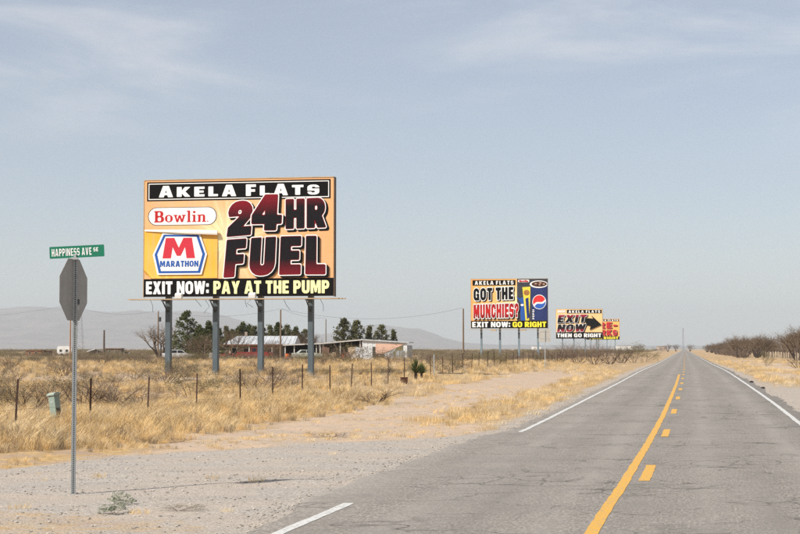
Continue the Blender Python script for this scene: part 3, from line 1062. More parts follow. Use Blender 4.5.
# ---------- snack billboard
W2, H2, Z2 = 11.25, 7.25, 3.25 - .0
Z2 = at(500, 328.2, 235).z - G(xs_(509, 235), 235)
bg2 = burst('snack_sunburst_print', 1.0, Z2 + 4.2, (.95, .85, .45), (.90, .52, .16), (.86, .40, .10), 2.6, 6.5, 13)
bb2 = billboard(509.2, 235.0, W2, H2, Z2, 'snack billboard with a blue drink cup, second in line along the road', bg2, (-4.15, -1.4, 1.4, 4.2), .26, (3, .25))
def gb(u, v):
    return (-W2 / 2 + u * W2, Z2 + (1 - v) * H2)
def gbox(u0, u1, v0, v1):
    a, b = gb(u0, v1), gb(u1, v0)
    return (a[0], b[0], a[1], b[1])
def grect(u0, u1, v0, v1):
    a = gbox(u0, u1, v0, v1)
    return rc(a[0], a[2], a[1], a[3])
hb2 = flat('header_band', grect(.02, .585, .022, .13), -.02, BLACK, bb2)
text('header_lettering', 'AKELA FLATS', gbox(.05, .56, .036, .116), -.04, WHITE, hb2, off=-.01, gap=.25, n=16)
pic = flat('picture_field', grect(.605, 1.0, 0, .845), -.02, GREY, bb2)
sp = flat('small_plate', rr(gb(.62, 0)[0], gb(0, .07)[1], gb(.765, 0)[0], gb(0, .018)[1], .15), -.04, WHITE, pic)
text('small_plate_lettering', ['b_B', 'b_o', 'b_w', 'b_l', 'b_i', 'b_n'], gbox(.635, .75, .026, .062), -.06, RED, sp, n=14, off=.02)
cup = flat('drink_cup', [gb(.785, .12), gb(.80, .845), gb(1.0, .845), gb(1.0, .12), gb(.95, .16), gb(.86, .165)], -.045, mat('print_cup_blue', (.018, .032, .125), .5, .35, .6), pic)
def ell(cu, cv, ru, rv, n=28, a0=0, a1=360):
    c = gb(cu, cv)
    return [(c[0] + ru * W2 * math.cos(R(a0 + (a1 - a0) * k / n)), c[1] + rv * H2 * math.sin(R(a0 + (a1 - a0) * k / n))) for k in range(n if a1 - a0 == 360 else n + 1)]
def clipx(poly, xm):
    return [(min(p[0], xm), p[1]) for p in poly]
flat('cup_rim', clipx(ell(.89, .112, .118, .075), W2 / 2), -.06, WHITE, cup)
flat('cup_drink', clipx(ell(.895, .108, .100, .055), W2 / 2), -.075, mat('print_cola', (.07, .025, .015), .5, .5, 1.5), cup)
for (cu, cv, s_) in ((.85, .10, .018), (.91, .085, .02), (.955, .11, .018), (.90, .125, .014)):
    flat('ice_cube', ell(cu, cv, s_, s_ * .9, 6), -.09, mat('print_ice', (.40, .26, .20), .5, .3, 3), cup)
em = flat('round_emblem', ell(.895, .47, .090, .148), -.06, WHITE, cup)
def wavecap(a0, a1, bow):
    arc = ell(.895, .47, .082, .135, 18, a0, a1)
    p, q = Vector(arc[-1]), Vector(arc[0])
    dirv = (q - p); nrm = Vector((-dirv.y, dirv.x))
    return arc + [tuple(p + dirv * t + nrm * (bow * math.sin(2 * math.pi * t))) for t in (.12, .25, .38, .5, .62, .75, .88)]
flat('emblem_red_half', wavecap(25, 205, .10), -.075, mat('emblem_scarlet', (.70, .03, .03), .5, .05), em)
flat('emblem_blue_half', wavecap(222, 368, .10), -.075, mat('emblem_royal', (.03, .11, .45), .5, .05), em)
text('letter', 'PEPSI', gbox(.806, .830, .62, .82), -.06, WHITE, cup, n=14, split=True, off=-.02, gap=.14, warp=lambda s, t: (1 - t, s))
bag = flat('blue_snack_bag', [gb(.59, .345), gb(.64, .40), gb(.70, .36), gb(.735, .42), gb(.76, .845), gb(.655, .845), gb(.645, .62), gb(.66, .5)], -.035, BLUE, pic)
flat('bag_emblem', ell(.672, .53, .022, .022, 10), -.05, WHITE, bag)
bar = flat('yellow_snack_bag', [gb(.675, .17), gb(.78, .16), gb(.775, .45), gb(.76, .845), gb(.715, .845), gb(.70, .55)], -.055, mat('print_bag_yellow', (.80, .62, .06), .5, .15), pic)
flat('bag_picture', ell(.73, .28, .04, .06, 9), -.07, mat('print_nuts', (.32, .14, .04), .5, .5, 1), bar)
flat('bag_stripe', [gb(.715, .40), gb(.755, .38), gb(.765, .78), gb(.735, .82)], -.07, NAVY, bar)
layered(bb2, 'GOT THE', gbox(.035, .555, .165, .435), BLACK, warp=lambda s, t: (s, t * .9 + .10 * s), par=bb2, n=18, white=.17, rim=0, y0=-.03, sh=(.14, -.12), gap=.17)
bx = gbox(.035, .625, .50, .80)
layered(bb2, 'MUNCHIES?', bx, ramp_print('ink_munchies', [(0, (.20, .01, .015)), (.5, (.50, .02, .02)), (1, (.30, .012, .02))], bx[2], bx[3]), par=bb2, n=18, white=.17, rim=0,
        y0=-.10, warp=lambda s, t: (s, t * .92 + .09 * s), sh=(.14, -.12), gap=.17)
bt = flat('bottom_band', grect(0, 1, .848, 1), -.02, BLACK, bb2)
text('letter', 'EXIT NOW:', gbox(.015, .515, .868, .978), -.04, WHITE, bt, split=True, gap=.09, n=18)
text('letter', 'GO RIGHT', gbox(.545, .985, .868, .978), -.04, YELLOW, bt, split=True, gap=.09, n=18)
for u in (.30, .69):
    x = gb(u, 0)[0]
    MB().prismx([(-.75, Z2 - .40), (-.25, Z2 - .40), (-.25, Z2 - .21), (-.75, Z2 - .21)], x - .42, x + .42).build('flood_lamp', WOOD, bb2)

# ---------- arrow billboard
D3, W3, H3 = 380.0, 10.95, 7.0
Z3 = at(580, 338.6, D3).z - G(xs_(579.3, D3), D3)
TAN = mat('print_tan', (.82, .53, .24), .55, .12, .6)
bb3 = billboard(579.3, D3, W3, H3, Z3, 'tan billboard with a big black arrow, partly hiding the one behind', TAN, (-4.0, -1.3, 1.4, 4.1), .25, None)
def kb(u, v):
    return (-W3 / 2 + u * W3, Z3 + (1 - v) * H3)
def kbox(u0, u1, v0, v1):
    a, b = kb(u0, v1), kb(u1, v0)
    return (a[0], b[0], a[1], b[1])
def krect(*a):
    q = kbox(*a)
    return rc(q[0], q[2], q[1], q[3])
sp = flat('small_plate', krect(.03, .21, .035, .12), -.03, mat('print_pale_plate', (.75, .55, .48), .5, .05), bb3)
text('small_plate_lettering', ['b_B', 'b_o', 'b_w', 'b_l', 'b_i', 'b_n'], kbox(.045, .195, .05, .11), -.06, WHITE, sp, n=12, off=.02)
hb3 = flat('header_band', krect(.235, .985, .025, .145), -.03, BLACK, bb3)
text('header_lettering', 'AKELA FLATS', kbox(.27, .955, .04, .13), -.06, WHITE, hb3, off=-.01, gap=.25, n=14)
for s_, b_ in (('EXIT', (.045, .655, .19, .46)), ('NOW', (.035, .635, .51, .77))):
    bx = kbox(*b_)
    layered(bb3, s_, bx, ramp_print('ink_' + s_.lower(), [(0, (.012, .010, .012)), (.55, (.012, .010, .012)), (1, (.38, .02, .04))] if s_ == 'EXIT' else
            [(0, (.40, .02, .04)), (.45, (.012, .010, .012)), (1, (.012, .010, .012))], bx[2], bx[3]), par=bb3, n=16, white=.10, rim=.0,
            y0=-.05, sh=(.2, -.16), gap=.16, warp=lambda s, t: (s + (t - .5) * .05, t * .95 + .06 * s))
flat('arrow', [kb(.64, .44), kb(.645, .30), kb(.80, .325), kb(.76, .205), kb(.985, .535), kb(.725, .715), kb(.75, .575), kb(.66, .545)], -.20, BLACK, bb3)
bt = flat('bottom_band', krect(0, 1, .785, 1), -.03, BLACK, bb3)
text('band_lettering', 'THEN GO RIGHT', kbox(.02, .975, .825, .955), -.06, WHITE, bt, gap=.12, n=16)

# ---------- fireworks billboard, half hidden
D4, W4, H4 = 546.0, 11.2, 7.0
px4 = 619.3 - W4 / 2 * FPX / D4
Z4 = at(605, 339.6, D4).z - G(xs_(px4, D4), D4)
bb4 = billboard(px4, D4, W4, H4, Z4, 'orange billboard with red words, farthest in line, half hidden behind the arrow billboard',
                mat('print_orange', (.86, .44, .12), .55, .15, .5), (-4.0, -1.4, 1.4, 4.1), .25, None)
def mbx(u0, u1, v0, v1):
    return (-W4 / 2 + u0 * W4, -W4 / 2 + u1 * W4, Z4 + (1 - v1) * H4, Z4 + (1 - v0) * H4)
q = mbx(.25, .985, .02, .115)
hb4 = flat('header_band', rc(q[0], q[2], q[1], q[3]), -.04, BLACK, bb4)
text('header_lettering', 'AKELA FLATS', mbx(.28, .96, .03, .105), -.08, WHITE, hb4, gap=.25, n=12)
for s_, b_ in (('FIRE-', (.06, .93, .16, .46)), ('WORKS', (.04, .93, .53, .80))):
    bx = mbx(*b_)
    layered(bb4, s_, bx, RED, par=bb4, n=14, white=.045, rim=0, y0=-.06, sh=(.22, -.18), gap=.16)
q = mbx(0, 1, .845, 1)
bt = flat('bottom_band', rc(q[0], q[2], q[1], q[3]), -.04, BLACK, bb4)
text('band_lettering', 'TURN RIGHT', mbx(.08, .97, .87, .975), -.08, YELLOW, bt, gap=.12, n=14)

# ------------------------------------------------------------------ stop sign with street name plate (seen from behind)
SIGNBACK = mat('sign_back_aluminium', (.30, .285, .265), .55, .10, 5, metal=.2)
d = 21.15
px_, pz_ = xs_(74.7, d), 0
base = Vector((px_, d, G(px_, d)))
ssn = empty('stop_sign', base)
tag(ssn, 'grey back of a stop sign under a green street name plate on a perforated post', 'stop sign')
def channel_post(h, w, dep, pitch, hole, m, parent):
    """square steel tube with a pierced front wall"""
    mb = MB()
    def hole_seg(z0):
        i = len(mb.v)
        zc, x = z0 + pitch / 2, w / 2
        out = [(-x, z0), (0, z0), (x, z0), (x, zc), (x, z0 + pitch), (0, z0 + pitch), (-x, z0 + pitch), (-x, zc)]
        inn = [(hole * math.cos(R(a)), zc + hole * math.sin(R(a))) for a in (225, 270, 315, 0, 45, 90, 135, 180)]
        mb.v += [(p[0], 0, p[1]) for p in out] + [(p[0], 0, p[1]) for p in inn]
        for k in range(8):
            mb.f.append((i + k, i + (k + 1) % 8, i + 8 + (k + 1) % 8, i + 8 + k))
    n = int((h + .3) / pitch)
    for k in range(n):
        hole_seg(-.3 + k * pitch)
    z1 = -.3 + n * pitch
    for sx in (-1, 1):
        mb.box(sx * w / 2 - .002, sx * w / 2 + .002, .0005, dep, -.3, z1)
    mb.box(-w / 2, w / 2, dep + .0005, dep + .004, -.3, z1)
    return mb.build('post', m, parent)
post = channel_post(3.15, .056, .052, .0254, .0088, mat('post_steel', (.31, .325, .325), .55, .14, 9, metal=.25), ssn)
post.rotation_euler = (0, 0, R(12))
# octagon: plane along the main road, face turned to the side road
ph = R(90 - 14.5)
oc = []
zc_, rad = 2.685, .408 / math.cos(R(22.5))
pan = MB()
pts = [(rad * math.cos(R(22.5 + 45 * k)), zc_ + rad * math.sin(R(22.5 + 45 * k))) for k in range(8)]
pan.prism(pts, -.002, .002)
po = pan.build('octagon_panel', SIGNBACK, ssn)
# local x of the panel runs along the road, its -y side looks left at the side road
po.rotation_euler = (0, 0, ph)
po.location = (-.026, .012, 0)
fp = MB()
fp.v = [(p[0] * .97, .0035, zc_ + (p[1] - zc_) * .97) for p in pts]
fp.f = [tuple(range(8))[::-1]]
ff = fp.build('red_face', mat('stop_red', (.45, .02, .025), .5, .05), po)
text('face_lettering', ['S', 'T', 'O', 'P'], (-.27, .27, zc_ - .125, zc_ + .125), .005, WHITE, po, n=14, off=-.008)
for z in (zc_ + .25, zc_ - .26):
    MB().tube([(.0, -.012, z), (.0, -.0025, z)], .011, 8).build('bolt', GALV, po)
MB().box(.10, .175, -.004, -.0025, zc_ - .19, zc_ - .12).build('sticker', mat('sticker_dark', (.03, .03, .035), .5, .3, 30), po)
MB().box(.10, .165, -.004, -.0025, zc_ - .265, zc_ - .215).build('sticker', mat('sticker_grey', (.38, .37, .36), .5, .1, 30), po)
# street name plate
GREEN = mat('street_sign_green', (.012, .165, .095), .45, .08, 4)
pm_ = MB()
PW, PHt = .73, .158
pm_.prism(rr(-PW / 2, -PHt / 2, PW / 2, PHt / 2, .012), -.0015, .0015)
np_ = pm_.build('street_name_plate', GREEN, ssn)
np_.location = (.018, -.01, 3.19)
np_.rotation_euler = (0, R(-2.6), R(-2))
text('letter', 'HAPPINESS AVE', (-PW / 2 + .028, PW / 2 - .168, -.054, .052), -.004, WHITE, np_, split=True, off=-.0035, n=30, gap=.12)
text('letter', 'SE', (PW / 2 - .145, PW / 2 - .078, -.010, .046), -.004, WHITE, np_, split=True, off=-.001, n=24, gap=.16)
MB().box(-.055, .035, -.034, -.002, 3.085, 3.115).build('plate_clamp', GALV, ssn)
MB().box(-.02, .012, -.030, -.004, 3.116, 3.15).build('plate_clamp', GALV, ssn)

# ------------------------------------------------------------------ road sign (back) along the verge
d = 129.0
x = xs_(545, d)
rs = empty('road_sign', (x, d, G(x, d)), R(-8))
tag(rs, 'grey blank back of a rectangular road sign on a thin post in the verge', 'road sign')
MB().prism(rr(-.5, 2.12, .46, 3.20, .06), -.003, .003).build('sign_panel', mat('sign_back_weathered', (.42, .40, .36), .6, .12, 2), rs)
MB().box(-.035, .035, -.055, -.004, -.3, 3.1).build('post', GALV, rs)
for z in (2.4, 2.95):
    MB().box(-.40, .36, -.012, -.0035, z - .025, z + .025).build('brace', GALV, rs)

# ------------------------------------------------------------------ wire fences
RUST = mat('rusty_post', (.060, .032, .022), .85, .35, 8, per_obj=.35)
WIRE = mat('fence_wire', (.13, .10, .08), .7, .3, 5)
tp = MB()
tp.box(-.024, .024, -.003, .003, -.4, 1.0)
tp.box(-.004, .004, .0035, .035, -.4, 1.0)
tp_me = tp.mesh('t_post')
tp_me.materials.append(RUST)
def fence(name, label, ds, off, hgt, me, wires, rr_=.003, seed=3, scale_w=1.0):
    r = random.Random(seed)
    P = []
    for q in ds:
        x = .1775 * q + off + r.uniform(-.06, .06)
        P.append(Vector((x, q, G(x, q))))
    root = empty(name, P[0])
    tag(root, label, 'fence')
    tops = []
    for p in P:
        o = link('post', me, None, root)
        o.location = p - P[0]
        o.rotation_euler = (R(r.uniform(-3, 3)), R(r.uniform(-3.5, 3.5)), R(r.uniform(-25, 25)))
        h = hgt * r.uniform(.95, 1.08)
        o.scale = (scale_w, scale_w, h)
        tops.append(h)
    for z in wires:
        pts = []
        for k, p in enumerate(P):
            q = p - P[0] + Vector((-.005, -.03, z * hgt + r.uniform(-.02, .02)))
            pts.append(q)
            if k < len(P) - 1:
                q2 = P[k + 1] - P[0] + Vector((0, -.03, z * hgt))
                pts.append((q + q2) / 2 - Vector((0, 0, r.uniform(.01, .05))))
        MB().tube(pts, rr_, 3, False).build('wire', WIRE, root)
    return root, P
fl, FP = fence('wire_fence', 'barbed wire fence on thin rusty posts running along the left of the road', [35.2 + 4.43 * k for k in range(-3, 62)], -14.7, 1.17, tp_me, (.28, .5, .72, .93))
# a paler galvanised post in the same line
x = .1775 * 93.4 - 14.6
go_ = link('post', tp_me.copy(), None, fl)
go_.data.materials[0] = GALV
go_.location = Vector((x, 93.4, G(x, 93.4))) - FP[0]
go_.scale = (1.35, 1.35, 1.32)
go_['label'] = 'pale galvanised post'
wp = MB().tube([(0, 0, -.3), (.02, 0, 1.0)], [.055, .045], 7)
wp_me = wp.mesh('wood_stake')
wp_me.materials.append(mat('pale_stake', (.42, .34, .25), .9, .2, 4, per_obj=.3))
fence('stake_fence', 'low fence of pale wooden stakes below the bare trees right of the road', [205 + 3.4 * k for k in range(0, 34)], 15.6, 1.15, wp_me, (.4, .85), .004, 9, 1.2)

# ------------------------------------------------------------------ small things by the fence
d = 39.6
x = xs_(58.0, d)
tb = empty('utility_pedestal', (x, d, G(x, d)), R(-18))
tb.rotation_euler = (R(2), R(-8), R(-34))
tag(tb, 'pale green leaning utility pedestal in the grass by the fence', 'utility box')
PG = mat('pedestal_green', (.24, .30, .25), .6, .12, 6)
MB().box(-.10, .10, -.09, .09, -.2, .74).build('body', PG, tb)
MB().prismx([(-.12, .74), (.12, .74), (.12, .775), (.05, .81), (-.05, .81), (-.12, .775)], -.13, .13).build('cap', mat('pedestal_cap', (.31, .36, .31), .6, .1, 6), tb)
MB().box(.102, .107, -.06, .05, .08, .42).build('label_plate', mat('pedestal_dark_plate', (.05, .05, .045), .6, .3, 20), tb)
MB().box(-.04, .04, -.096, -.0905, .55, .60).build('latch', GALV, tb)
d = 79.0
x = xs_(404, d)
rb = empty('rusty_box', (x, d, G(x, d)), R(12))
rb.scale = (.6, .6, .62)
tag(rb, 'small rusty brown box on short legs at the edge of the grass', 'box')
MB().box(-.27, .27, -.2, .2, .10, .52).build('body', mat('box_rust', (.10, .045, .028), .9, .4, 6), rb)
MB().box(-.29, .29, -.22, .22, .523, .56).build('lid', mat('box_rust', None), rb)
for sx in (-.2, .2):
    MB().box(sx - .03, sx + .03, -.15, .15, -.1, .098).build('leg', mat('box_rust', None), rb)
def rock(px, py, s, lab, seed):
    d = EYE * FPX / (py - HOR)
    x = xs_(px, d)
    r = random.Random(seed)
    mb = MB()
    n, m_ = 9, 5
    for j in range(m_ + 1):
        a = math.pi * j / m_
        for i in range(n):
            b = 2 * math.pi * i / n
            q = s * r.uniform(.75, 1.2)
            mb.v.append((1.25 * q * math.sin(a) * math.cos(b), .8 * q * math.sin(a) * math.sin(b), .6 * q * math.cos(a) + s * .3))
    for j in range(m_):
        for i in range(n):
            k = j * n + i
            k2 = j * n + (i + 1) % n
            mb.f.append((k, k2, k2 + n, k + n))
    o = mb.build('tyre_scrap', mat('dark_rubber', (.025, .024, .023), .8, .3, 9), None)
    o.location = (x, d, G(x, d))
    tag(o, lab, 'debris')
rock(762.5, 389, .09, 'dark lump of rubber lying on the right shoulder, nearer of two', 2)
rock(751, 383.5, .11, 'low dark scrap on the right shoulder, farther of two', 5)

# ------------------------------------------------------------------ plants
TWIG = mat('bare_twig', (.155, .108, .078), .9, .3, 3, per_obj=.25)
TWIGR = mat('mesquite_twig', (.135, .094, .060), .9, .3, 3, per_obj=.2)
BARK = mat('dark_bark', (.085, .062, .05), .95, .3, 6)

def leafmat(name, col, var=.35, per=.25, trans=.25):
    m = mat(name, col, .85, var, 2.5, per_obj=per)
    b = m.node_tree.nodes['Principled BSDF']
    b.inputs['Specular IOR Level'].default_value = .15
    if trans:
        t = m.node_tree
        tr = t.nodes.new('ShaderNodeBsdfTranslucent')
        src = b.inputs['Base Color'].links[0].from_socket
        t.links.new(src, tr.inputs['Color'])
        mx = t.nodes.new('ShaderNodeMixShader')
        mx.inputs[0].default_value = trans
        out = [n for n in t.nodes if n.type == 'OUTPUT_MATERIAL'][0]
        t.links.new(b.outputs[0], mx.inputs[1])
        t.links.new(tr.outputs[0], mx.inputs[2])
        t.links.new(mx.outputs[0], out.inputs['Surface'])
    return m
OLIVE = leafmat('olive_leaf', (.15, .13, .055))
SAGE = leafmat('sage_leaf', (.25, .215, .135))
WEED = leafmat('grey_weed_leaf', (.30, .32, .235))
PINE = leafmat('pine_needle', (.075, .085, .028), .4, .2)
PINE2 = leafmat('dusty_pine_needle', (.125, .122, .052), .4, .2)
STRAW = leafmat('dry_grass_blade', (.73, .53, .26), .28, .34, .38)
DEAD = leafmat('dead_grass_blade', (.40, .31, .20), .3, .3, .25)
STRAW2 = leafmat('dry_grass_pale', (.76, .61, .38), .25, .25, .38)
YUC = leafmat('yucca_leaf', (.10, .12, .04), .3, .15)

def grow(r, mb, p, d, ln, rad, lv, maxlv, tips, spread=.6, kids=(3, 4), up=.12, seg=3, sides=3):
    pts, rads = [p], [rad]
    q, dd = p.copy(), d.copy()
    for k in range(seg):
        dd = (dd + Vector((r.gauss(0, .16), r.gauss(0, .16), r.gauss(0, .12) + up))).normalized()
        q = q + dd * (ln / seg)
        pts.append(q.copy())
        rads.append(rad * (1 - .55 * (k + 1) / seg))
    mb.tube(pts, rads, sides, False)
    if lv >= maxlv:
        tips.append(q)
        return
    for k in range(r.randint(*kids)):
        t = r.uniform(.35, 1.0)
        i = min(int(t * seg), seg - 1)
        s = pts[i].lerp(pts[i + 1], t * seg - i)
        nd = (dd + Vector((r.gauss(0, spread), r.gauss(0, spread), r.gauss(0, spread * .7)))).normalized()
        grow(r, mb, s, nd, ln * r.uniform(.5, .8), rads[i + 1] * .75, lv + 1, maxlv, tips, spread, kids, up, max(2, seg - 1), 3)

def leaves(mb, r, centres, n, spread, size, flat_=.6, droop=0.0):
    for c in centres:
        for k in range(n):
            p = c + Vector((r.gauss(0, spread), r.gauss(0, spread), r.gauss(0, spread * flat_)))
            a = Vector((r.gauss(0, 1), r.gauss(0, 1), r.gauss(0, .7) + droop)).normalized()
            b = a.cross(Vector((r.gauss(0, 1), r.gauss(0, 1), r.gauss(0, 1)))).normalized()
            s = size * r.uniform(.6, 1.3)
            i = len(mb.v)
            mb.v += [tuple(p - a * s), tuple(p + b * s * .45), tuple(p + a * s), tuple(p - b * s * .45)]
            mb.f.append((i, i + 1, i + 2, i + 3))

def shrub_mesh(kind, seed):
    """unit-ish bush about 1.2 m wide and 1 m tall; returns (stem mesh, foliage mesh or None)"""
    r = random.Random(seed)
    mb, tips = MB(), []
    n = 13 if kind == 'bare' else 8
    for k in range(n):
        a = 2 * math.pi * (k + r.random()) / n
        tilt = r.uniform(.35, 1.15)
        d_ = Vector((math.cos(a) * math.sin(tilt), math.sin(a) * math.sin(tilt), math.cos(tilt)))
        grow(r, mb, Vector((math.cos(a) * .06, math.sin(a) * .06, -.05)), d_, r.uniform(.5, .75), .013 if kind == 'bare' else .010, 0, 3 if kind == 'bare' else 2, tips, .55, (3, 4), .10)
    st = mb.mesh(kind + '_stems')
    st.materials.append(TWIG)
    if kind == 'bare':
        return st, None
    lf = MB()
    if kind == 'weed':
        leaves(lf, r, tips, 6, .07, .075, .7)
    else:
        leaves(lf, r, tips, 14 if kind == 'olive' else 10, .07, .022, .7)
    fm = lf.mesh(kind + '_foliage')
    fm.materials.append({'olive': OLIVE, 'sage': SAGE, 'weed': WEED}[kind])
    return st, fm

SHR = {k: [shrub_mesh(k, 100 + 7 * i + len(k)) for i in range(4)] for k in ('bare', 'olive', 'sage', 'weed')}
_sk = [0]
def shrub(kind, px, d, w, h, label, group=None, x=None):
    x = xs_(px, d) if x is None else x
    _sk[0] += 1
    st, fo = SHR[kind][_sk[0] % 4]
    nm = {'bare': 'bare_shrub', 'olive': 'creosote_bush', 'sage': 'sage_bush', 'weed': 'low_weed'}[kind]
    root = empty(nm, (x, d, G(x, d)), _sk[0] * 2.4)
    root.scale = (w / 1.3, w / 1.3, h / 1.0)
    tag(root, label, 'shrub', group)
    link('stems', st, None, root)
    if fo:
        link('foliage', fo, None, root)
    return root

# shrubs one can pick out
for a in (('bare', 28, 47, 2.2, 1.0, 'dark leafless shrub behind the leftmost fence post'),
          ('bare', 84, 50, 2.6, 1.15, 'tangled bare shrub behind the fence right of the stop sign post'),
          ('bare', 112, 52, 3.2, 1.1, 'wide brown leafless shrub between the second and third fence posts'),
          ('bare', 132, 50, 2.4, .9, 'low bare shrub just left of the third fence post'),
          ('sage', 68, 52, 1.2, .8, 'olive bush hidden partly by the stop sign post'),
          ('olive', 189, 60, 1.5, .9, 'olive green bush left of the second billboard post'),
          ('olive', 206, 63, 1.1, .7, 'small olive bush at the foot of the second billboard post'),
          ('bare', 258, 66, 2.6, 1.3, 'brown bare shrub at the foot of the third billboard post'),
          ('bare', 290, 72, 2.0, .8, 'thin bare shrub between third and fourth billboard posts'),
          ('sage', 227, 72, 1.8, .8, 'grey sage bush between second and third billboard posts'),
          ('olive', 358, 175, 5.0, 2.2, 'broad brown olive bush in front of the open shed'),
          ('bare', 345, 170, 5.5, 2.4, 'large leafless bush in front of the open shed'),
          ('bare', 390, 190, 3.5, 1.5, 'leafless bush in front of the white shed'),
          ('olive', 312, 150, 3.0, 1.0, 'low olive bush beside the fourth billboard post'),
          ('bare', 374, 55.5, 2.4, .55, 'flattened dry brush lying on the bare dirt near the road'),
          ('bare', 460, 108, 1.8, .9, 'dry shrub at the fence below the wooden pole'),
          ('olive', 494, 122, 2.2, 1.2, 'olive bush among the fence posts below the snack billboard'),
          ('olive', 447, 100, 2.0, .9, 'olive bush at the fence left of the wooden pole'),
          ('bare', 578, 176, 4.2, 2.3, 'brown bare bush below the arrow billboard'),
          ('bare', 560, 186, 4.2, 2.0, 'brown bare bush at the left end of the row below the arrow billboard'),
          ('bare', 595, 178, 4.0, 2.5, 'tallest bare bush below the gap between the two far billboards'),
          ('bare', 610, 190, 4.5, 2.3, 'bare bush below the farthest billboard'),
          ('bare', 622, 205, 4.0, 2.2, 'bare bush just left of the green bush at the road bend'),
          ('olive', 634, 215, 4.5, 2.4, 'dense green bush at the right end of the row of bare bushes'),
          ('olive', 645, 232, 4.0, 1.9, 'smaller green bush nearest the road on its left'),
          ('bare', 570, 205, 4.0, 2.6, 'bare bush in the second row below the arrow billboard'),
          ('bare', 600, 225, 4.0, 2.8, 'bare bush in the second row below the farthest billboard'),
          ('olive', 766, 178, 1.8, 1.5, 'bright olive bush under the bare trees right of the road'),
          ('bare', 798, 150, 3.6, 1.3, 'rust brown bush at the right edge of the frame')):
    shrub(*a)
r = random.Random(31)
SG = 'scattered desert shrubs behind the wire fence'
cnt = 0
while cnt < 170:
    d = 48 + 230 * r.random() ** 1.3
    px = r.uniform(-40, 560)
    x = xs_(px, d)
    u = x - (.1775 * d)
    if u > -17:
        continue
    kd = r.choice(['bare', 'sage', 'olive', 'sage', 'bare', 'bare'])
    s = r.uniform(.9, 1.9) * (1 + .2 * (d > 140))
    shrub(kd, px, d, s * 1.2, s * r.uniform(.45, .7),
          {'bare': 'low leafless desert shrub scattered in dry grass behind the fence', 'sage': 'low grey green desert shrub scattered in dry grass behind the fence',
           'olive': 'low olive desert shrub scattered in dry grass behind the fence'}[kd], SG)
    cnt += 1

for a in (('bare', 165, 33.2, 1.3, .16, 'dry branch litter lying on the dirt in front of the third fence post'),
          ('bare', 331, 35.0, 1.2, .14, 'dry branch litter lying on the bare dirt near the gravel'),
          ('weed', 122, 19.4, .26, .13, 'tiny grey green weed in the dirt right of the stop sign post'),
          ('weed', 116, 18.3, .30, .10, 'tiny grey green weed nearest the bottom left corner'),
          ('olive', 180, 18.6, .45, .07, 'flat dead weed on the gravel near the bottom left')):
    shrub(*a)
r = random.Random(12)
for q in range(46):
    d = 230 + 330 * (q + r.random()) / 46
    off = (17.8 if d < 300 else 11.3) + r.uniform(-.6, 1.2)
    shrub('bare', 0, d, r.uniform(2.2, 3.6), r.uniform(1.2, 2.0), 'bare brown bush at the foot of the thicket right of the road', 'bushes under the bare trees right of the road', .1775 * d + off)

r = random.Random(55)
for q, px in enumerate((164, 169, 174, 181, 187, 193, 203, 212, 222, 229, 236, 242, 249, 263, 272, 288, 297, 304, 317, 329, 338)):
    shrub(('bare', 'sage', 'olive')[q % 3], px + r.uniform(-2, 2), r.uniform(208, 226), r.uniform(1.6, 2.6), r.uniform(.7, 1.15),
          'low dry bush in the weedy yard in front of the house and sheds', 'bushes in the homestead yard')

# yucca
def yucca(px, d, s, label):
    r = random.Random(int(px))
    mb = MB()
    x = xs_(px, d)
    for k in range(120):
        a = r.uniform(0, 2 * math.pi)
        el = r.uniform(.05, 1.45)
        dv = Vector((math.cos(a) * math.cos(el), math.sin(a) * math.cos(el), math.sin(el)))
        sd = dv.cross(Vector((0, 0, 1))).normalized() * .022
        ln = s * r.uniform(.7, 1.0)
        b = Vector((0, 0, s * .35))
        i = len(mb.v)
        mb.v += [tuple(b - sd), tuple(b + sd), tuple(b + dv * ln * .6 + sd * .9), tuple(b + dv * ln), tuple(b + dv * ln * .6 - sd * .9)]
        mb.f.append((i, i + 1, i + 2, i + 3, i + 4))
    root = empty('yucca', (x, d, G(x, d)))
    tag(root, label, 'yucca', 'yuccas by the fence')
    mb.build('leaves', YUC, root)
    MB().tube([(0, 0, -.2), (0, 0, s * .4)], .07, 7).build('stem', BARK, root)
yucca(415.5, 88, .95, 'spiky green yucca at the fence, left and larger of the two')
yucca(421.5, 90, .75, 'spiky green yucca at the fence, right and smaller of the two')

# ---------- trees
def bare_tree_mesh(seed, h, n_stem=5, spread=.55):
    r = random.Random(seed)
    tr, cr, tips = MB(), MB(), []
    for k in range(n_stem):
        a = 2 * math.pi * (k + r.random() * .7) / n_stem
        tilt = r.uniform(.15, .75)
        d_ = Vector((math.cos(a) * math.sin(tilt), math.sin(a) * math.sin(tilt), math.cos(tilt)))
        p0 = Vector((math.cos(a) * .12, math.sin(a) * .12, -.1))
        p1 = p0 + d_ * h * .28
        p2 = p1 + (d_ + Vector((r.gauss(0, .25), r.gauss(0, .25), .1))).normalized() * h * .18
        tr.tube([p0, p1, p2], [.11, .075, .05], 6, False)
        for q in (p1, p1.lerp(p2, .5), p2, p2):
            dd = (d_ + Vector((r.gauss(0, .55), r.gauss(0, .55), r.gauss(0, .3)))).normalized()
            grow(r, cr, q, dd, h * .30, .05, 0, 3, tips, spread, (3, 5), .06, 3)
    a, b = tr.mesh('trunk'), cr.mesh('crown')
    a.materials.append(BARK)
    b.materials.append(TWIGR)
    return a, b
MESQ = [bare_tree_mesh(400 + i, 4.2) for i in range(5)]
def bare_tree(px, d, s, label, group, i, x=None):
    x = xs_(px, d) if x is None else x
    root = empty('bare_tree', (x, d, G(x, d)), i * 1.9)
    root.scale = (s * 1.1, s * 1.1, s)
    tag(root, label, 'tree', group)
    a, b = MESQ[i % 5]
    link('trunk', a, None, root)
    link('crown', b, None, root)
    return root
r = random.Random(77)
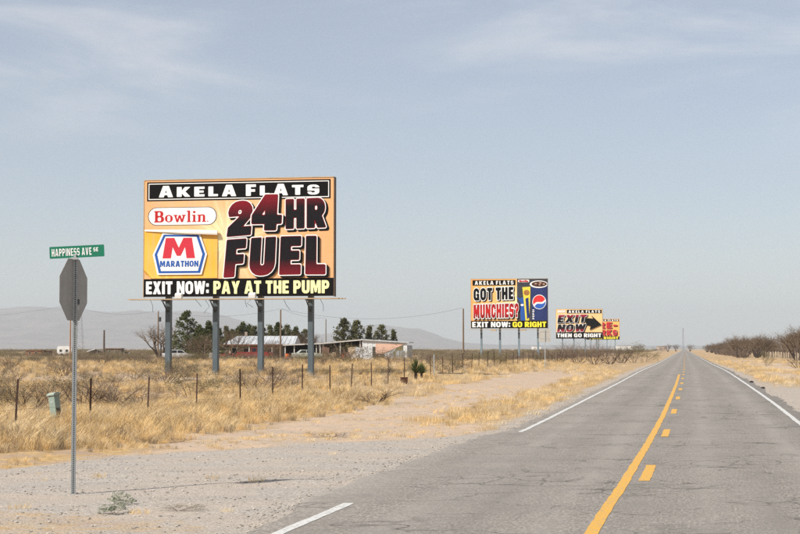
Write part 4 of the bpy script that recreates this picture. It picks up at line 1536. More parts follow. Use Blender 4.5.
MG = 'bare brown trees along the right of the road'
k = 0
for d in (228, 236, 244, 252, 261, 270, 280, 291):
    for off in (19.0, 22.5, 26.5):
        s = r.uniform(1.05, 1.45)
        bare_tree(0, d + r.uniform(-3, 3), s, 'leafless brown mesquite tree standing behind the stake fence right of the road', MG, k, .1775 * d + off + r.uniform(-1.2, 1.2))
        k += 1
for d in (305, 318, 332, 347, 363, 380, 398, 418, 440, 465, 495, 530, 570, 620, 680, 750, 830, 920):
    for off in (12.2, 15.5, 19.5):
        s = r.uniform(.9, 1.3)
        bare_tree(0, d + r.uniform(-4, 4), s, 'leafless brown mesquite tree in the far thicket right of the road', MG, k, .1775 * d + off + r.uniform(-1.2, 1.2))
        k += 1
# right foreground edge: taller tree partly cut by the frame
bare_tree(797, 226, 1.34, 'tallest bare mesquite, at the right edge of the frame', MG, 3)
# bare trees among the buildings
BG = 'bare trees around the homestead'
for i, (px, d, s, lab) in enumerate(((160, 240, 1.5, 'bare tree left of the first billboard post'), (176, 236, 1.0, 'low bare tree left of the big evergreen'),
                                     (196, 222, .85, 'brown bare tree in front of the big evergreen'), (205, 226, 1.0, 'brown bare tree right of the big evergreen'),
                                     (230, 224, 1.15, 'thin bare tree before the left end of the white-roofed house'), (243, 256, 1.05, 'bare tree behind the left half of the white roof'),
                                     (262, 258, 1.1, 'bare tree behind the middle of the white roof'), (291, 258, 1.1, 'bare tree behind the right end of the white roof'),
                                     (301, 262, 1.2, 'bare tree just left of the fourth billboard post'), (313, 268, 1.1, 'bare tree behind the fourth billboard post'), (272, 222, .8, 'small bare tree in front of the white-roofed house'))):
    bare_tree(px, d, s, lab, BG, i)

def conifer_mesh(seed, h, w, shape, m, dens=1.0):
    r = random.Random(seed)
    cr, tk = MB(), MB()
    tk.tube([(0, 0, -.2), (.05, .02, h * .5), (0, 0, h * .95)], [.20, .13, .03], 7, False)
    n = int(95 * dens)
    for k in range(n):
        t = (k + r.random()) / n
        rad = shape(t) * w / 2
        a = r.uniform(0, 2 * math.pi)
        q = r.random() ** .45
        c = Vector((math.cos(a) * rad * q, math.sin(a) * rad * q, h * (.08 + .92 * t)))
        br = c - Vector((0, 0, rad * q * .35))
        tk.tube([(0, 0, br.z), tuple(c)], [.03, .008], 3, False)
        leaves(cr, r, [c], 27, .24 * (1.1 - .45 * t), .17, .7, .35)
    a, b = tk.mesh('trunk'), cr.mesh('crown')
    a.materials.append(BARK)
    b.materials.append(m)
    return a, b
def oval(t):
    return max(.12, math.sin(math.pi * min(1, t * .82 + .16)) ** .8)
def cone(t):
    return max(.06, (1 - t) ** .75)
CON = [conifer_mesh(1, 7.8, 4.9, lambda t: max(.15, (math.sin(math.pi * min(1, t * .72 + .28)) ** .7)), PINE, 1.6), conifer_mesh(2, 5.6, 3.0, oval, PINE2, 1.0), conifer_mesh(3, 5.6, 2.8, cone, PINE2, .9),
       conifer_mesh(4, 6.0, 4.4, cone, PINE, 1.6), conifer_mesh(5, 5.4, 2.6, oval, PINE2, .8)]
EG = 'evergreen trees around the homestead'
for i, (px, ytop, d, kd, lab) in enumerate(((187, 310.5, 232, 0, 'biggest evergreen tree, between the first two billboard posts'),
        (208.5, 321.5, 238, 3, 'dark pointed evergreen just left of the second billboard post'),
        (226, 326, 262, 2, 'evergreen right behind the second billboard post'), (243, 322.5, 266, 3, 'pointed evergreen behind the white roof, left of the third billboard post'),
        (232, 329, 268, 1, 'low evergreen behind the left end of the white roof'), (254, 326, 270, 1, 'evergreen just left of the third billboard post'),
        (270, 325, 272, 2, 'evergreen just right of the third billboard post'), (278, 322.5, 266, 3, 'dark evergreen behind the wooden pole by the house'),
        (287, 325, 272, 4, 'evergreen right of the wooden pole by the house'),
        (219, 328, 274, 3, 'dark evergreen in the gap right of the second billboard post'), (238, 327, 276, 3, 'dark evergreen in the back row behind the left end of the white roof'),
        (249, 325, 277, 3, 'dark evergreen in the back row left of the third billboard post'), (262, 326, 276, 3, 'dark evergreen hidden behind the third billboard post'),
        (296, 327, 275, 3, 'dark evergreen at the right end of the row behind the house'), (305, 329, 276, 1, 'lowest evergreen right of the row behind the house'),
        (199, 325, 246, 3, 'dark evergreen behind the right side of the biggest evergreen'),
        (344, 318, 262, 1, 'leftmost and tallest of the five pines behind the open shed'), (357, 320.5, 262, 4, 'second from left of the five pines behind the open shed'),
        (369.5, 325.5, 264, 2, 'middle of the five pines behind the open shed'), (381.5, 324.5, 266, 1, 'fourth from left of the five pines, behind the white shed'),
        (393.5, 329.5, 268, 2, 'smallest and rightmost of the five pines'))):
    hm = (7.8, 5.6, 5.6, 6.0, 5.4)[kd]
    x = xs_(px, d)
    g = G(x, d)
    s = (at(px, ytop, d).z - g) / (hm * 1.02)
    root = empty('evergreen_tree', (x, d, g), i * 1.3)
    root.scale = (s, s, s)
    tag(root, lab, 'tree', EG)
    a, b = CON[kd]
    link('trunk', a, None, root)
    link('crown', b, None, root)

# ---------- dry grass and far scrub: instanced tufts, too many to count
def tuft(seed, n, h, spread, lean):
    r = np.random.default_rng(seed)
    V, F = [], []
    for k in range(n):
        a, b = r.uniform(0, 2 * math.pi), r.uniform(0, 2 * math.pi)
        rad = spread * math.sqrt(r.random())
        p = np.array([math.cos(a) * rad, math.sin(a) * rad, -.03])
        hh = h * r.uniform(.5, 1.1)
        ln = np.array([math.cos(b), math.sin(b), 0]) * hh * lean * r.uniform(.2, 1.0)
        w = np.array([-math.sin(b + .6), math.cos(b + .6), 0]) * r.uniform(.0025, .0055) * (h / .45) ** .5
        m_ = p + ln * .35 + np.array([0, 0, hh * .62])
        e = p + ln + np.array([0, 0, hh * .95])
        i = len(V)
        V += [p - w, p + w, m_ + w * .8, m_ - w * .8, e]
        F += [(i, i + 1, i + 2, i + 3), (i + 3, i + 2, i + 4)]
    mb = MB()
    mb.v = [tuple(v) for v in V]
    mb.f = F
    return mb

def proto_col(name, items):
    c = bpy.data.collections.new(name)
    for i, (me) in enumerate(items):
        o = bpy.data.objects.new('%s_%02d' % (name, i), me)
        c.objects.link(o)
    return c

def scatter(name, P, rot, sc, idx, col):
    me = bpy.data.meshes.new(name)
    me.vertices.add(len(P))
    me.vertices.foreach_set('co', np.asarray(P, np.float32).ravel())
    for nm, ty, arr in (('rotz', 'FLOAT', rot), ('scl', 'FLOAT_VECTOR', sc), ('pick', 'INT', idx)):
        a = me.attributes.new(nm, ty, 'POINT')
        if ty == 'FLOAT_VECTOR':
            a.data.foreach_set('vector', np.asarray(arr, np.float32).ravel())
        else:
            a.data.foreach_set('value', np.asarray(arr, np.float32 if ty == 'FLOAT' else np.int32))
    o = link(name, me)
    ng = bpy.data.node_groups.new(name + '_nodes', 'GeometryNodeTree')
    ng.interface.new_socket('Geometry', in_out='INPUT', socket_type='NodeSocketGeometry')
    ng.interface.new_socket('Geometry', in_out='OUTPUT', socket_type='NodeSocketGeometry')
    N, K = ng.nodes.new, ng.links.new
    gi, go2 = N('NodeGroupInput'), N('NodeGroupOutput')
    ci = N('GeometryNodeCollectionInfo')
    ci.inputs['Collection'].default_value = col
    ci.inputs['Separate Children'].default_value = True
    ci.inputs['Reset Children'].default_value = True
    ip = N('GeometryNodeInstanceOnPoints')
    ip.inputs['Pick Instance'].default_value = True
    def na(nm, ty):
        n = N('GeometryNodeInputNamedAttribute')
        n.data_type = ty
        n.inputs['Name'].default_value = nm
        return n.outputs['Attribute']
    cx = N('ShaderNodeCombineXYZ')
    K(na('rotz', 'FLOAT'), cx.inputs['Z'])
    K(gi.outputs[0], ip.inputs['Points'])
    K(ci.outputs[0], ip.inputs['Instance'])
    K(na('pick', 'INT'), ip.inputs['Instance Index'])
    K(cx.outputs[0], ip.inputs['Rotation'])
    K(na('scl', 'FLOAT_VECTOR'), ip.inputs['Scale'])
    K(ip.outputs[0], go2.inputs[0])
    md = o.modifiers.new('scatter', 'NODES')
    md.node_group = ng
    return o

tufts = []
for i in range(4):
    mb = tuft(10 + i, 46, .44, .17, .85)
    me = mb.mesh('tall_tuft'); me.materials.append((STRAW, STRAW, STRAW2, DEAD)[i]); tufts.append(me)
for i in range(4):
    mb = tuft(30 + i, 52, .22, .16, .8)
    me = mb.mesh('short_tuft'); me.materials.append(STRAW if i < 2 else STRAW2); tufts.append(me)
GC = proto_col('grass_tuft', tufts)

def sample(n, d0, d1, ulo, uhi, power=1.0, px=(-120, 900)):
    """random ground points by depth and photo column, kept inside an offset band from the road"""
    g = np.random.default_rng(int(n + d0 * 7 + abs(ulo) * 13))
    d = d0 + (d1 - d0) * g.random(n) ** power
    x = (g.uniform(px[0], px[1], n) - 400) / FPX * d
    u = x - xc(d)
    k = (u > ulo) & (u < uhi)
    return x[k], d[k], u[k], g
parts = []
def add_grass(n, d0, d1, ulo, uhi, kind, sc, thr, power=1.0, px=(-160, 900), dens_noise=.35):
    x, y, u, g = sample(n, d0, d1, ulo, uhi, power, px)
    _, di_, gs_ = zones(x, y)
    clump = vnoise(x, y, .55, 71) * .6 + vnoise(x, y, 1.9, 72) * .4
    keep = (np.abs(u) > 3.95) & (gs_ > thr) & (g.random(len(x)) < np.clip(gs_ * 1.1, 0, 1)) & (clump > dens_noise + .10 * (g.random(len(x)) - .5))
    x, y, clump = x[keep], y[keep], clump[keep]
    m = len(x)
    uu = x - xc(y)
    tap = np.ones(m)
    if kind == 'tall':
        sd = poly_sd(np.stack([x, y], 1), JUNC)
        tap = (.42 + .58 * sstep(0, 3.0, -9.6 - sstep(40, 90, y) - uu + 2.0 * (vnoise(x, y, .7, 75) - .5))) * (.5 + .5 * sstep(.2, 2.6, sd))
    s = tap * sc * g.uniform(.65, 1.25, m) * (.6 + .8 * clump)
    S = np.stack([s * g.uniform(.9, 1.4, m), s * g.uniform(.9, 1.4, m), s], 1)
    idx = g.integers(0, 4, m) + (4 if kind == 'short' else 0)
    parts.append((np.stack([x, y, zg(x, y)], 1), g.uniform(0, 6.28, m), S, idx))
add_grass(17000, 25.5, 62, -16.5, -8.5, 'tall', .88, .3, 1.0, dens_noise=.34)           # tall verge up to the fence
add_grass(13000, 38, 110, -40, -14.5, 'tall', .78, .3, 1.0, dens_noise=.43)               # behind the fence
add_grass(12000, 100, 260, -110, -9, 'tall', .95, .3, 1.0, dens_noise=.43)
add_grass(9000, 37, 130, -7.4, -3.9, 'short', 1.0, .25, 1.4, dens_noise=.34)           # strip by the asphalt
add_grass(6000, 60, 170, -14.5, -6, 'short', 1.35, .2, 1.0, dens_noise=.35)
add_grass(14000, 55, 260, 4.2, 24, 'short', 1.3, .3, 1.0, dens_noise=.40)               # right verge
add_grass(5000, 200, 600, -14, 22, 'tall', 1.1, .2, 1.0, dens_noise=.42)
# stray tufts on bare ground
x, y, u, g = sample(9000, 15.0, 80, -12, -3.9, 1.3)
gr_, di_, gs_ = zones(x, y)
cl_ = vnoise(x, y, .8, 81)
k_ = (di_ > .4) & (cl_ + .5 * vnoise(x, y, 2.6, 83) > .80) | (g.random(len(x)) < .012)
x, y = x[k_], y[k_]
s = g.uniform(.2, .7, len(x))
parts.append((np.stack([x, y, zg(x, y)], 1), g.uniform(0, 6.28, len(x)), np.stack([s * 1.3, s * 1.3, s * .8], 1), g.integers(4, 8, len(x))))
dg = scatter('dry_grass', np.concatenate([p[0] for p in parts]), np.concatenate([p[1] for p in parts]),
             np.concatenate([p[2] for p in parts]), np.concatenate([p[3] for p in parts]), GC)
tag(dg, kind='stuff')

# far scrub reaching to the horizon
def joined(pair, name):
    a, b = pair
    V, F, M = [], [], []
    for mi, me in enumerate([m for m in pair if m]):
        o = len(V)
        V += [tuple(v.co) for v in me.vertices]
        F += [tuple(i + o for i in p.vertices) for p in me.polygons]
        M += [mi] * len(me.polygons)
    me = bpy.data.meshes.new(name)
    me.from_pydata(V, [], F)
    for m_ in [m for m in pair if m]:
        me.materials.append(m_.materials[0])
    me.polygons.foreach_set('material_index', M)
    return me
SC = proto_col('scrub_bush', [joined(SHR['bare'][0], 's0'), joined(SHR['bare'][1], 's1'), joined(SHR['olive'][0], 's2'), joined(SHR['olive'][1], 's3'), joined(SHR['sage'][0], 's4'), joined(SHR['sage'][1], 's5')])
g = np.random.default_rng(5)
n = 9000
d = 190 * (1800 / 190) ** g.random(n)
x = (g.uniform(-150, 950, n) - 400) / FPX * d
u = x - xc(d)
clump = vnoise(x, d * .5, .02, 91) * .6 + vnoise(x, d * .5, .06, 92) * .4
k_ = ((u < -16) | (u > 24)) & (clump > .38)
# keep the yard of the homestead open
pxs = x / d * FPX + 400
k_ &= ~((pxs > 150) & (pxs < 425) & (d < 300) & (d > 185))
x, d, u = x[k_], d[k_], u[k_]
s = g.uniform(.6, 1.35, len(x)) * (1 + .5 * (d > 500))
scr = scatter('desert_scrub', np.stack([x, d, zg(x, d)], 1), g.uniform(0, 6.28, len(x)), np.stack([s * 1.3, s * 1.3, s * .8], 1), np.array([0, 1, 0, 1, 4, 5, 4, 5, 2, 3])[g.integers(0, 10, len(x))], SC)
tag(scr, kind='stuff')

# loose stones on the gravel and along the broken asphalt edge
STONE = mat('loose_stone', (.43, .385, .33), .9, .3, 20, per_obj=.45)
def stone_mesh(seed):
    r = random.Random(seed)
    mb = MB()
    n = 6
    mb.v.append((0, 0, -.35))
    for z, q in ((-.15, .8), (.3, .75)):
        for i in range(n):
            a = 2 * math.pi * i / n + z
            k = q * r.uniform(.75, 1.2)
            mb.v.append((math.cos(a) * k * 1.2, math.sin(a) * k, z * r.uniform(.8, 1.2)))
    mb.v.append((0, 0, .5))
    for i in range(n):
        j = (i + 1) % n
        mb.f += [(0, 1 + j, 1 + i), (1 + i, 1 + j, 1 + n + j, 1 + n + i), (1 + n + i, 1 + n + j, 1 + 2 * n)]
    me = mb.mesh('stone')
    me.materials.append(STONE)
    return me
ST = proto_col('loose_stone', [stone_mesh(i) for i in range(4)])
g = np.random.default_rng(17)
n = 34000
y = 14.5 + 40 * g.random(n) ** 1.5
x = (g.uniform(-60, 560, n) - 400) / FPX * y
u = x - xc(y)
gr_, di_, gs_ = zones(x, y)
k_ = (u < -3.75) & (g.random(n) < gr_ * .75 + di_ * .25) & (vnoise(x, y, .9, 95) + .3 * g.random(n) > .45)
x, y = x[k_], y[k_]
s = .005 + .022 * g.random(len(x)) ** 5
# crumbled edge
ye = 14.5 + 60 * g.random(2600)
ue = -3.62 - .35 * sstep(16, 20, ye) * sstep(38, 33, ye) - .02 - np.abs(g.normal(0, .22, 2600))
sgn = np.where(g.random(2600) < .72, 1.0, -1.0)
ue = np.where(sgn > 0, ue, 3.68 + np.abs(g.normal(0, .25, 2600)))
x = np.concatenate([x, xc(ye) + ue]); y = np.concatenate([y, ye]); s = np.concatenate([s, .006 + .016 * g.random(2600) ** 2])
lg = scatter('loose_gravel', np.stack([x, y, zg(x, y) + s * .25], 1), g.uniform(0, 6.28, len(x)), np.stack([s, s, s * .8], 1), g.integers(0, 4, len(x)), ST)
tag(lg, kind='stuff')

# ------------------------------------------------------------------ utility poles, wires, towers
POLE = mat('weathered_pole', (.20, .145, .10), .9, .25, 2, stretch=(3, 3, .3))
POLEW = mat('reddish_pole', (.33, .17, .09), .9, .25, 2, stretch=(3, 3, .3))
def pole(px, ytop, d, label, m=POLE, can=False, r0=.15, arm=0.0):
    x = xs_(px, d)
    g = G(x, d)
    h = at(px, ytop, d).z - g
    root = empty('utility_pole', (x, d, g))
    tag(root, label, 'pole', 'utility poles')
    MB().tube([(0, 0, -.5), (0, 0, h)], [r0, r0 * .72], 9).build('shaft', m, root)
    MB().tube([(0, 0, h), (0, 0, h + .14)], [.05, .035], 7).build('insulator', LAMPW, root)
    if can:
        MB().tube([(.30, -.05, h - 1.75), (.30, -.05, h - 1.0)], .2, 10).build('transformer', DARKSTEEL, root)
        MB().tube([(.15, -.05, h - 1.2), (.30, -.05, h - 1.2)], .03, 5).build('transformer_bracket', DARKSTEEL, root)
    if arm:
        MB().box(-arm, arm, -.24, -.13, h - .55, h - .43).build('crossarm', m, root)
        for s in (-.85, .85):
            MB().tube([(s * arm, -.18, h - .43), (s * arm, -.18, h - .28)], [.045, .03], 6).build('insulator', LAMPW, root)
    return Vector((x, d, g + h + .12))
pA = pole(158, 311, 262, 'wooden pole with a transformer can left of the first billboard post', can=True)
pB = pole(280.5, 309.5, 240, 'plain wooden pole in front of the white-roofed house')
pC = pole(463.3, 308.5, 238, 'wooden pole standing left of the snack billboard')
pD = pole(325.8, 319, 272, 'slim grey pole behind the open shed', mat('grey_pole', (.26, .24, .21), .9, .2), r0=.13)
pE = pole(104, 330, 372, 'short dark pole beside the brown shack', mat('dark_pole', (.10, .075, .06), .9, .2), r0=.26)
pF = pole(70.2, 305, 300, 'reddish wooden pole half hidden behind the stop sign post', POLEW, r0=.15)
xg = xs_(-130, 300)
pG = pole(-130, 312, 320, 'wooden pole outside the left edge of the frame')
def wire(a, b, sag, label):
    pts = [a.lerp(b, t / 24) - Vector((0, 0, sag * 4 * (t / 24) * (1 - t / 24))) for t in range(25)]
    o = MB().tube(pts, .013, 4, False).build('overhead_wire', mat('cable', (.06, .06, .065), .6, .1), None)
    tag(o, label, 'wire', 'overhead wires')
wire(pB, pC, 1.6, 'sagging overhead wire between the house pole and the pole by the snack billboard')
wire(pA, pB, 1.1, 'overhead wire from the transformer pole to the pole by the house')
wire(pF, pA, 1.2, 'overhead wire from the reddish pole to the transformer pole')
wire(pG, pF, 1.8, 'overhead wire running off the left edge of the frame')
wire(pB, pD, .4, 'short overhead wire from the house pole to the slim grey pole')

def lattice(px, ytop, d, w0, w1, label, name, n, t=.05):
    x = xs_(px, d)
    g = G(x, d)
    h = at(px, ytop, d).z - g
    root = empty(name, (x, d, g), .4)
    tag(root, label, 'tower')
    def c(k, i):
        w = w0 + (w1 - w0) * k / n
        return Vector(((-1, 1, 1, -1)[i] * w / 2, (-1, -1, 1, 1)[i] * w / 2, h * k / n))
    m = mat('tower_steel', (.22, .22, .23), .6, .2)
    for i in range(4):
        MB().tube([c(0, i) - Vector((0, 0, .4)), c(n, i)], t, 4).build('leg', m, root)
    for i in range(4):
        b = MB()
        for k in range(n):
            b.tube([c(k, i), c(k + 1, (i + 1) % 4)], t * .6, 3, False)
            b.tube([c(k + 1, i), c(k + 1, (i + 1) % 4)], t * .6, 3, False)
        b.build('bracing', m, root)['kind'] = 'stuff'
    return root, h
tw, th = lattice(79.5, 303, 400, 2.1, .45, 'thin lattice windmill tower behind the stop sign', 'lattice_tower', 8, .035)
wh = MB()
for k in range(12):
    a = 2 * math.pi * k / 12
    ca, sa = math.cos(a), math.sin(a)
    wh.prism([(ca * .2 - sa * .05, th + .2 + sa * .2 + ca * .05), (ca * .85 - sa * .16, th + .2 + sa * .85 + ca * .16), (ca * .85 + sa * .16, th + .2 + sa * .85 - ca * .16), (ca * .2 + sa * .05, th + .2 + sa * .2 - ca * .05)], -.42, -.40)
wh.ring(0, th + .2, .22, -.43, -.39)
wh.build('wind_wheel', GALV, tw)
lattice(683.3, 328, 1600, 1.5, .7, 'distant lattice mast at the end of the road', 'radio_mast', 12, .07)

# ------------------------------------------------------------------ homestead
WROOF = mat('white_metal_roof', (.44, .45, .46), .55, .3, .8, stretch=(1, .2, 1))
HWALL = mat('house_wall', (.30, .235, .175), .85, .2, 1.5)
BLUEW = mat('blue_siding', (.06, .12, .19), .7, .15, 2)
GLASS = mat('dark_glass', (.02, .024, .03), .15, .2, 1)
TRIM = mat('pale_trim', (.55, .52, .47), .8, .1, 2)
SHEDW = mat('white_corrugated', (.62, .63, .63), .6, .12, 2, stretch=(3, 3, .4))
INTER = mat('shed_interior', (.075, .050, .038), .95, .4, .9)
RUSTR = mat('rusty_roofing', (.22, .13, .085), .85, .5, .7)
d = 250.0
x0, x1 = xs_(223, d), xs_(295, d)
hw = x1 - x0
hx_ = (x0 + x1) / 2
g = G(hx_, d)
house = empty('house', (hx_, d, g), R(-3))
tag(house, 'low house with a white metal roof and shaded porch behind the billboard posts', 'house')
ez, rz_ = at(250, 345, d).z - g, at(250, 336.6, d).z - g
hh = hw / 2
MB().box(-hh + .6, hh - 1.9, 1.6, 7.4, -.2, ez + .05).build('wall', HWALL, house)
MB().box(hh - 1.897, hh - .3, .9, 7.4, -.2, ez + .05).build('blue_wall', BLUEW, house)
rf = MB()
i = 0
rf.v = [(-hh, -.5, ez), (hh, -.5, ez), (hh, 8.4, ez), (-hh, 8.4, ez), (-hh + 1.6, 3.9, rz_), (hh - .02, 3.9, rz_),
        (-hh, -.5, ez + .12), (hh, -.5, ez + .12), (hh, 8.4, ez + .12), (-hh, 8.4, ez + .12), (-hh + 1.6, 3.9, rz_ + .12), (hh - .02, 3.9, rz_ + .12)]
rf.f = [(0, 4, 5, 1), (1, 5, 2), (2, 5, 4, 3), (3, 4, 0), (6, 7, 11, 10), (7, 8, 11), (8, 9, 10, 11), (9, 6, 10), (0, 1, 7, 6), (1, 2, 8, 7), (2, 3, 9, 8), (3, 0, 6, 9)]
ro = rf.build('roof', WROOF, house)
sl = (rz_ - ez) / 4.4
for k in range(15):
    X = -hh + 1.7 + k * (hw - 2.0) / 14
    mb = MB().prismx([(-.5, ez + .121), (-.5, ez + .17), (3.85, rz_ + .16), (3.85, rz_ + .115)], X - .035, X + .035)
    mb.build('roof_rib', WROOF, ro)
MB().box(-hh, hh, -.56, -.503, ez - .06, ez + .10).build('fascia', mat('red_brown_fascia', (.20, .09, .06), .8, .2), ro)
MB().box(-hh + 2.6, -hh + 3.0, 5.0, 5.4, rz_ - .7, rz_ + .8).build('chimney', HWALL, ro)
for X in (-hh + .5, -hh + 2.3, -hh + 4.1, -hh + 5.9, -hh + 7.7):
    MB().box(X - .07, X + .07, -.30, -.16, -.2, ez).build('porch_post', TRIM, house)
for X in (-4.0, -2.2, 1.6):
    w = MB().box(X - .55, X + .55, 1.54, 1.597, .85, 1.75).build('window', TRIM, house)
    MB().box(X - .45, X + .45, 1.515, 1.537, .93, 1.67).build('pane', GLASS, w)
dr = MB().box(-.6, .35, 1.55, 1.597, -.05, 1.95).build('door', mat('door_brown', (.12, .07, .05), .7, .2), house)
MB().box(.2, .27, 1.50, 1.547, .9, .97).build('handle', GALV, dr)
MB().box(hh - 1.5, hh - .8, .84, .897, .0, 1.9).build('door', mat('door_white', (.5, .5, .48), .7, .1), house)

def shed(name, label, pxa, pxb, ya, yb, d, depth, walls, roofm, posts, dep_back=None, rot=0):
    xa, xb = xs_(pxa, d), xs_(pxb, d)
    xm, w = (xa + xb) / 2, xb - xa
    g = G(xm, d)
    za, zb_ = at(pxa, ya, d).z - g, at(pxb, yb, d).z - g
    root = empty(name, (xm, d, g), rot)
    tag(root, label, 'shed')
    h = w / 2
    r_ = MB()
    r_.prism([(-h - .25, za), (h + .25, zb_), (h + .25, zb_ + .14), (-h - .25, za + .14)], -.35, depth + .2)
    ro_ = r_.build('roof', roofm, root)
    MB().prism([(-h - .25, za - .02), (h + .25, zb_ - .02), (h + .25, zb_ + .16), (-h - .25, za + .16)], -.40, -.353).build('fascia', TRIM, ro_)
    for k in range(int(w / 1.3)):
        X = -h + .5 + k * 1.3
        z = za + (zb_ - za) * (X + h) / w + .141
        MB().box(X - .12, X + .12, .2 + (k % 3) * .8, .6 + (k % 3) * .8, z, z + .12).build('roof_weight', mat('old_block', (.16, .12, .10), .9, .3), ro_)
    bz = min(za, zb_)
    if 'b' in walls:
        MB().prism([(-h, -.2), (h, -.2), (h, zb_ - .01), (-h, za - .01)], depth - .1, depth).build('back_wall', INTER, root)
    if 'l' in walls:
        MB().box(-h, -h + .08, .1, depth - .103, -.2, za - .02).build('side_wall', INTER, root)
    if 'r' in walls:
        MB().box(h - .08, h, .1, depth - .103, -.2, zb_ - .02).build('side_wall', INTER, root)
    for t in posts:
        X = -h + t * w
        z = za + (zb_ - za) * t
        MB().box(X - .08, X + .08, -.05, .09, -.2, z - .01).build('post', TRIM, root)
    return root, w, za, zb_
shed('open_shed', 'dark open-fronted shed with a pale roof edge right of the house', 284.5, 317, 345.6, 344.2, 243, 6, 'blr', RUSTR, (.02, .30, .98))
s2, w2, za2, zb2 = shed('long_open_shed', 'long open shed with a roof rising towards the white shed', 319.5, 361, 344.3, 340.2, 241, 7, 'blr', RUSTR, (.02, .09, .5, .98))
d = 240.0
xa, xb = xs_(362, d), xs_(407.3, d)
w = xb - xa
xm = (xa + xb) / 2
g = G(xm, d)
ws = empty('white_shed', (xm, d, g), R(-7))
tag(ws, 'white metal shed with a slanted roof edge and pinkish panel', 'shed')
h = w / 2
za, zb_ = at(362, 340.2, d).z - g, at(407, 343.0, d).z - g
nb = 18
for k in range(nb):
    xa_, xb_ = -h + w * k / nb, -h + w * (k + 1) / nb
    z0_, z1_ = za + (zb_ - za) * k / nb, za + (zb_ - za) * (k + 1) / nb
    off = .03 * (k % 2)
    MB().prism([(xa_, -.2), (xb_ - .004, -.2), (xb_ - .004, z1_ - .003), (xa_, z0_ - .003)], -off, .08).build('wall_sheet', SHEDW, ws)
MB().box(h, h + .08, .081, 6.0, -.2, zb_ - .35).build('side_wall', mat('grey_sheet', (.36, .38, .40), .6, .15, 1.5), ws)
MB().box(-h, -h + .08, .081, 6.0, -.2, zb_ - .05).build('side_wall', SHEDW, ws)
MB().prism([(-h - .2, za), (h + .3, zb_), (h + .3, zb_ + .16), (-h - .2, za + .16)], -.35, 6.1).build('roof', WROOF, ws)
tz = lambda py: at(385, py, d).z - g
tx = lambda px: xs_(px, d) - xm
MB().prism([(tx(375.5), tz(353.5)), (tx(383), tz(353.8)), (tx(403), tz(345.0)), (tx(403), tz(344.0)), (tx(375.5), tz(343.6))], -.10, -.035).build('pink_panel', mat('pink_board', (.62, .40, .30), .8, .12, 1), ws)
MB().box(tx(372.6), tx(376.2), -.09, -.035, -.1, 1.85).build('door', mat('dark_door', (.05, .045, .04), .7, .3), ws)
MB().prism([(tx(386), -.1), (tx(403), -.1), (tx(403), tz(345.6)), (tx(398), tz(347))], -.075, -.036).build('rust_panel', mat('olive_rust_panel', (.20, .17, .09), .9, .5, .8), ws)
for px in (390, 396, 400.5):
    MB().box(tx(px), tx(px) + .55, -.12, -.077, .1, 1.3).build('hanging_sheet', mat('grey_scrap_sheet', (.30, .32, .33), .7, .3, 2), ws)
MB().tube([(tx(364), -.06, 1.9), (tx(371), -.06, .5)], .04, 5).build('brace', GALV, ws)

# vehicles in the yard
def car(name, label, px, d, rz, length, width, paint_m, prof, win, wheels, cat):
    x = xs_(px, d)
    root = empty(name, (x, d, G(x, d)), rz)
    tag(root, label, cat)
    body = MB()
    body.prism(prof, -width / 2, width / 2)
    body.build('body', paint_m, root)
    for poly in win:
        for sy in (-1, 1):
            y0_, y1_ = (-width / 2 - .012, -width / 2 - .002) if sy < 0 else (width / 2 + .002, width / 2 + .012)
            MB().prism(poly, y0_, y1_).build('window', GLASS, root)
    for wx in wheels:
        for sy in (-1, 1):
            t_ = MB().ring(wx, .33, .33, sy * (width / 2 - .16) - .10, sy * (width / 2 - .16) + .19 if sy > 0 else sy * (width / 2 - .16) + .10, 14)
            ty = t_.build('wheel', mat('tyre_black', (.02, .02, .02), .8, .2), root)
            MB().ring(wx, .33, .18, sy * (width / 2 + .035) - .01, sy * (width / 2 + .035) + .01, 10).build('rim', GALV, ty)
    for X in (min(p[0] for p in prof), max(p[0] for p in prof)):
        for sy in (-1, 1):
            MB().box(X - .012, X + .012, sy * width * .38 - .12, sy * width * .38 + .12, .62, .78).build('headlight' if X > 0 else 'tail_light', LAMPW if X > 0 else RED, root)
    return root
pick = [(-2.7, .45), (2.7, .45), (2.7, .95), (2.55, 1.05), (1.45, 1.12), (.95, 1.75), (-.45, 1.78), (-.55, 1.12), (-2.7, 1.10)]
pickw = [[(1.30, 1.14), (.92, 1.64), (.35, 1.66), (.35, 1.14)], [(.25, 1.14), (.25, 1.66), (-.36, 1.67), (-.42, 1.14)]]
seda = [(-2.2, .40), (2.2, .40), (2.2, .80), (1.1, .95), (.55, 1.40), (-.9, 1.42), (-1.5, .98), (-2.2, .92)]
sedw = [[(.95, .97), (.5, 1.33), (-.1, 1.34), (-.1, .97)], [(-.2, .97), (-.2, 1.34), (-.85, 1.34), (-1.25, .97)]]
REDP = mat('faded_red_paint', (.24, .03, .028), .6, .3, 1.5)
car('pickup_truck', 'faded red pickup truck parked before the house beside the third billboard post', 254.5, 238, R(4), 5.4, 1.8, REDP, pick, pickw, (-1.75, 1.75), 'truck')
tr_ = empty('flatbed_trailer', (xs_(229, 243), 243, G(xs_(229, 243), 243)), R(2))
tag(tr_, 'low faded red flatbed trailer left of the red pickup', 'trailer')
MB().box(-1.9, 1.7, -.9, .9, .42, .62).build('deck', REDP, tr_)
for sy in (-.9, .87):
    MB().box(-1.9, 1.7, sy, sy + .03, .623, .90).build('side_rail', REDP, tr_)
for wx in (-.6, .25):
    MB().ring(wx, .30, .30, -1.0, -.82, 12).build('wheel', mat('tyre_black', None), tr_)
    MB().ring(wx, .30, .30, .82, 1.0, 12).build('wheel', mat('tyre_black', None), tr_)
MB().box(1.703, 2.5, -.06, .06, .45, .55).build('drawbar', DARKSTEEL, tr_)
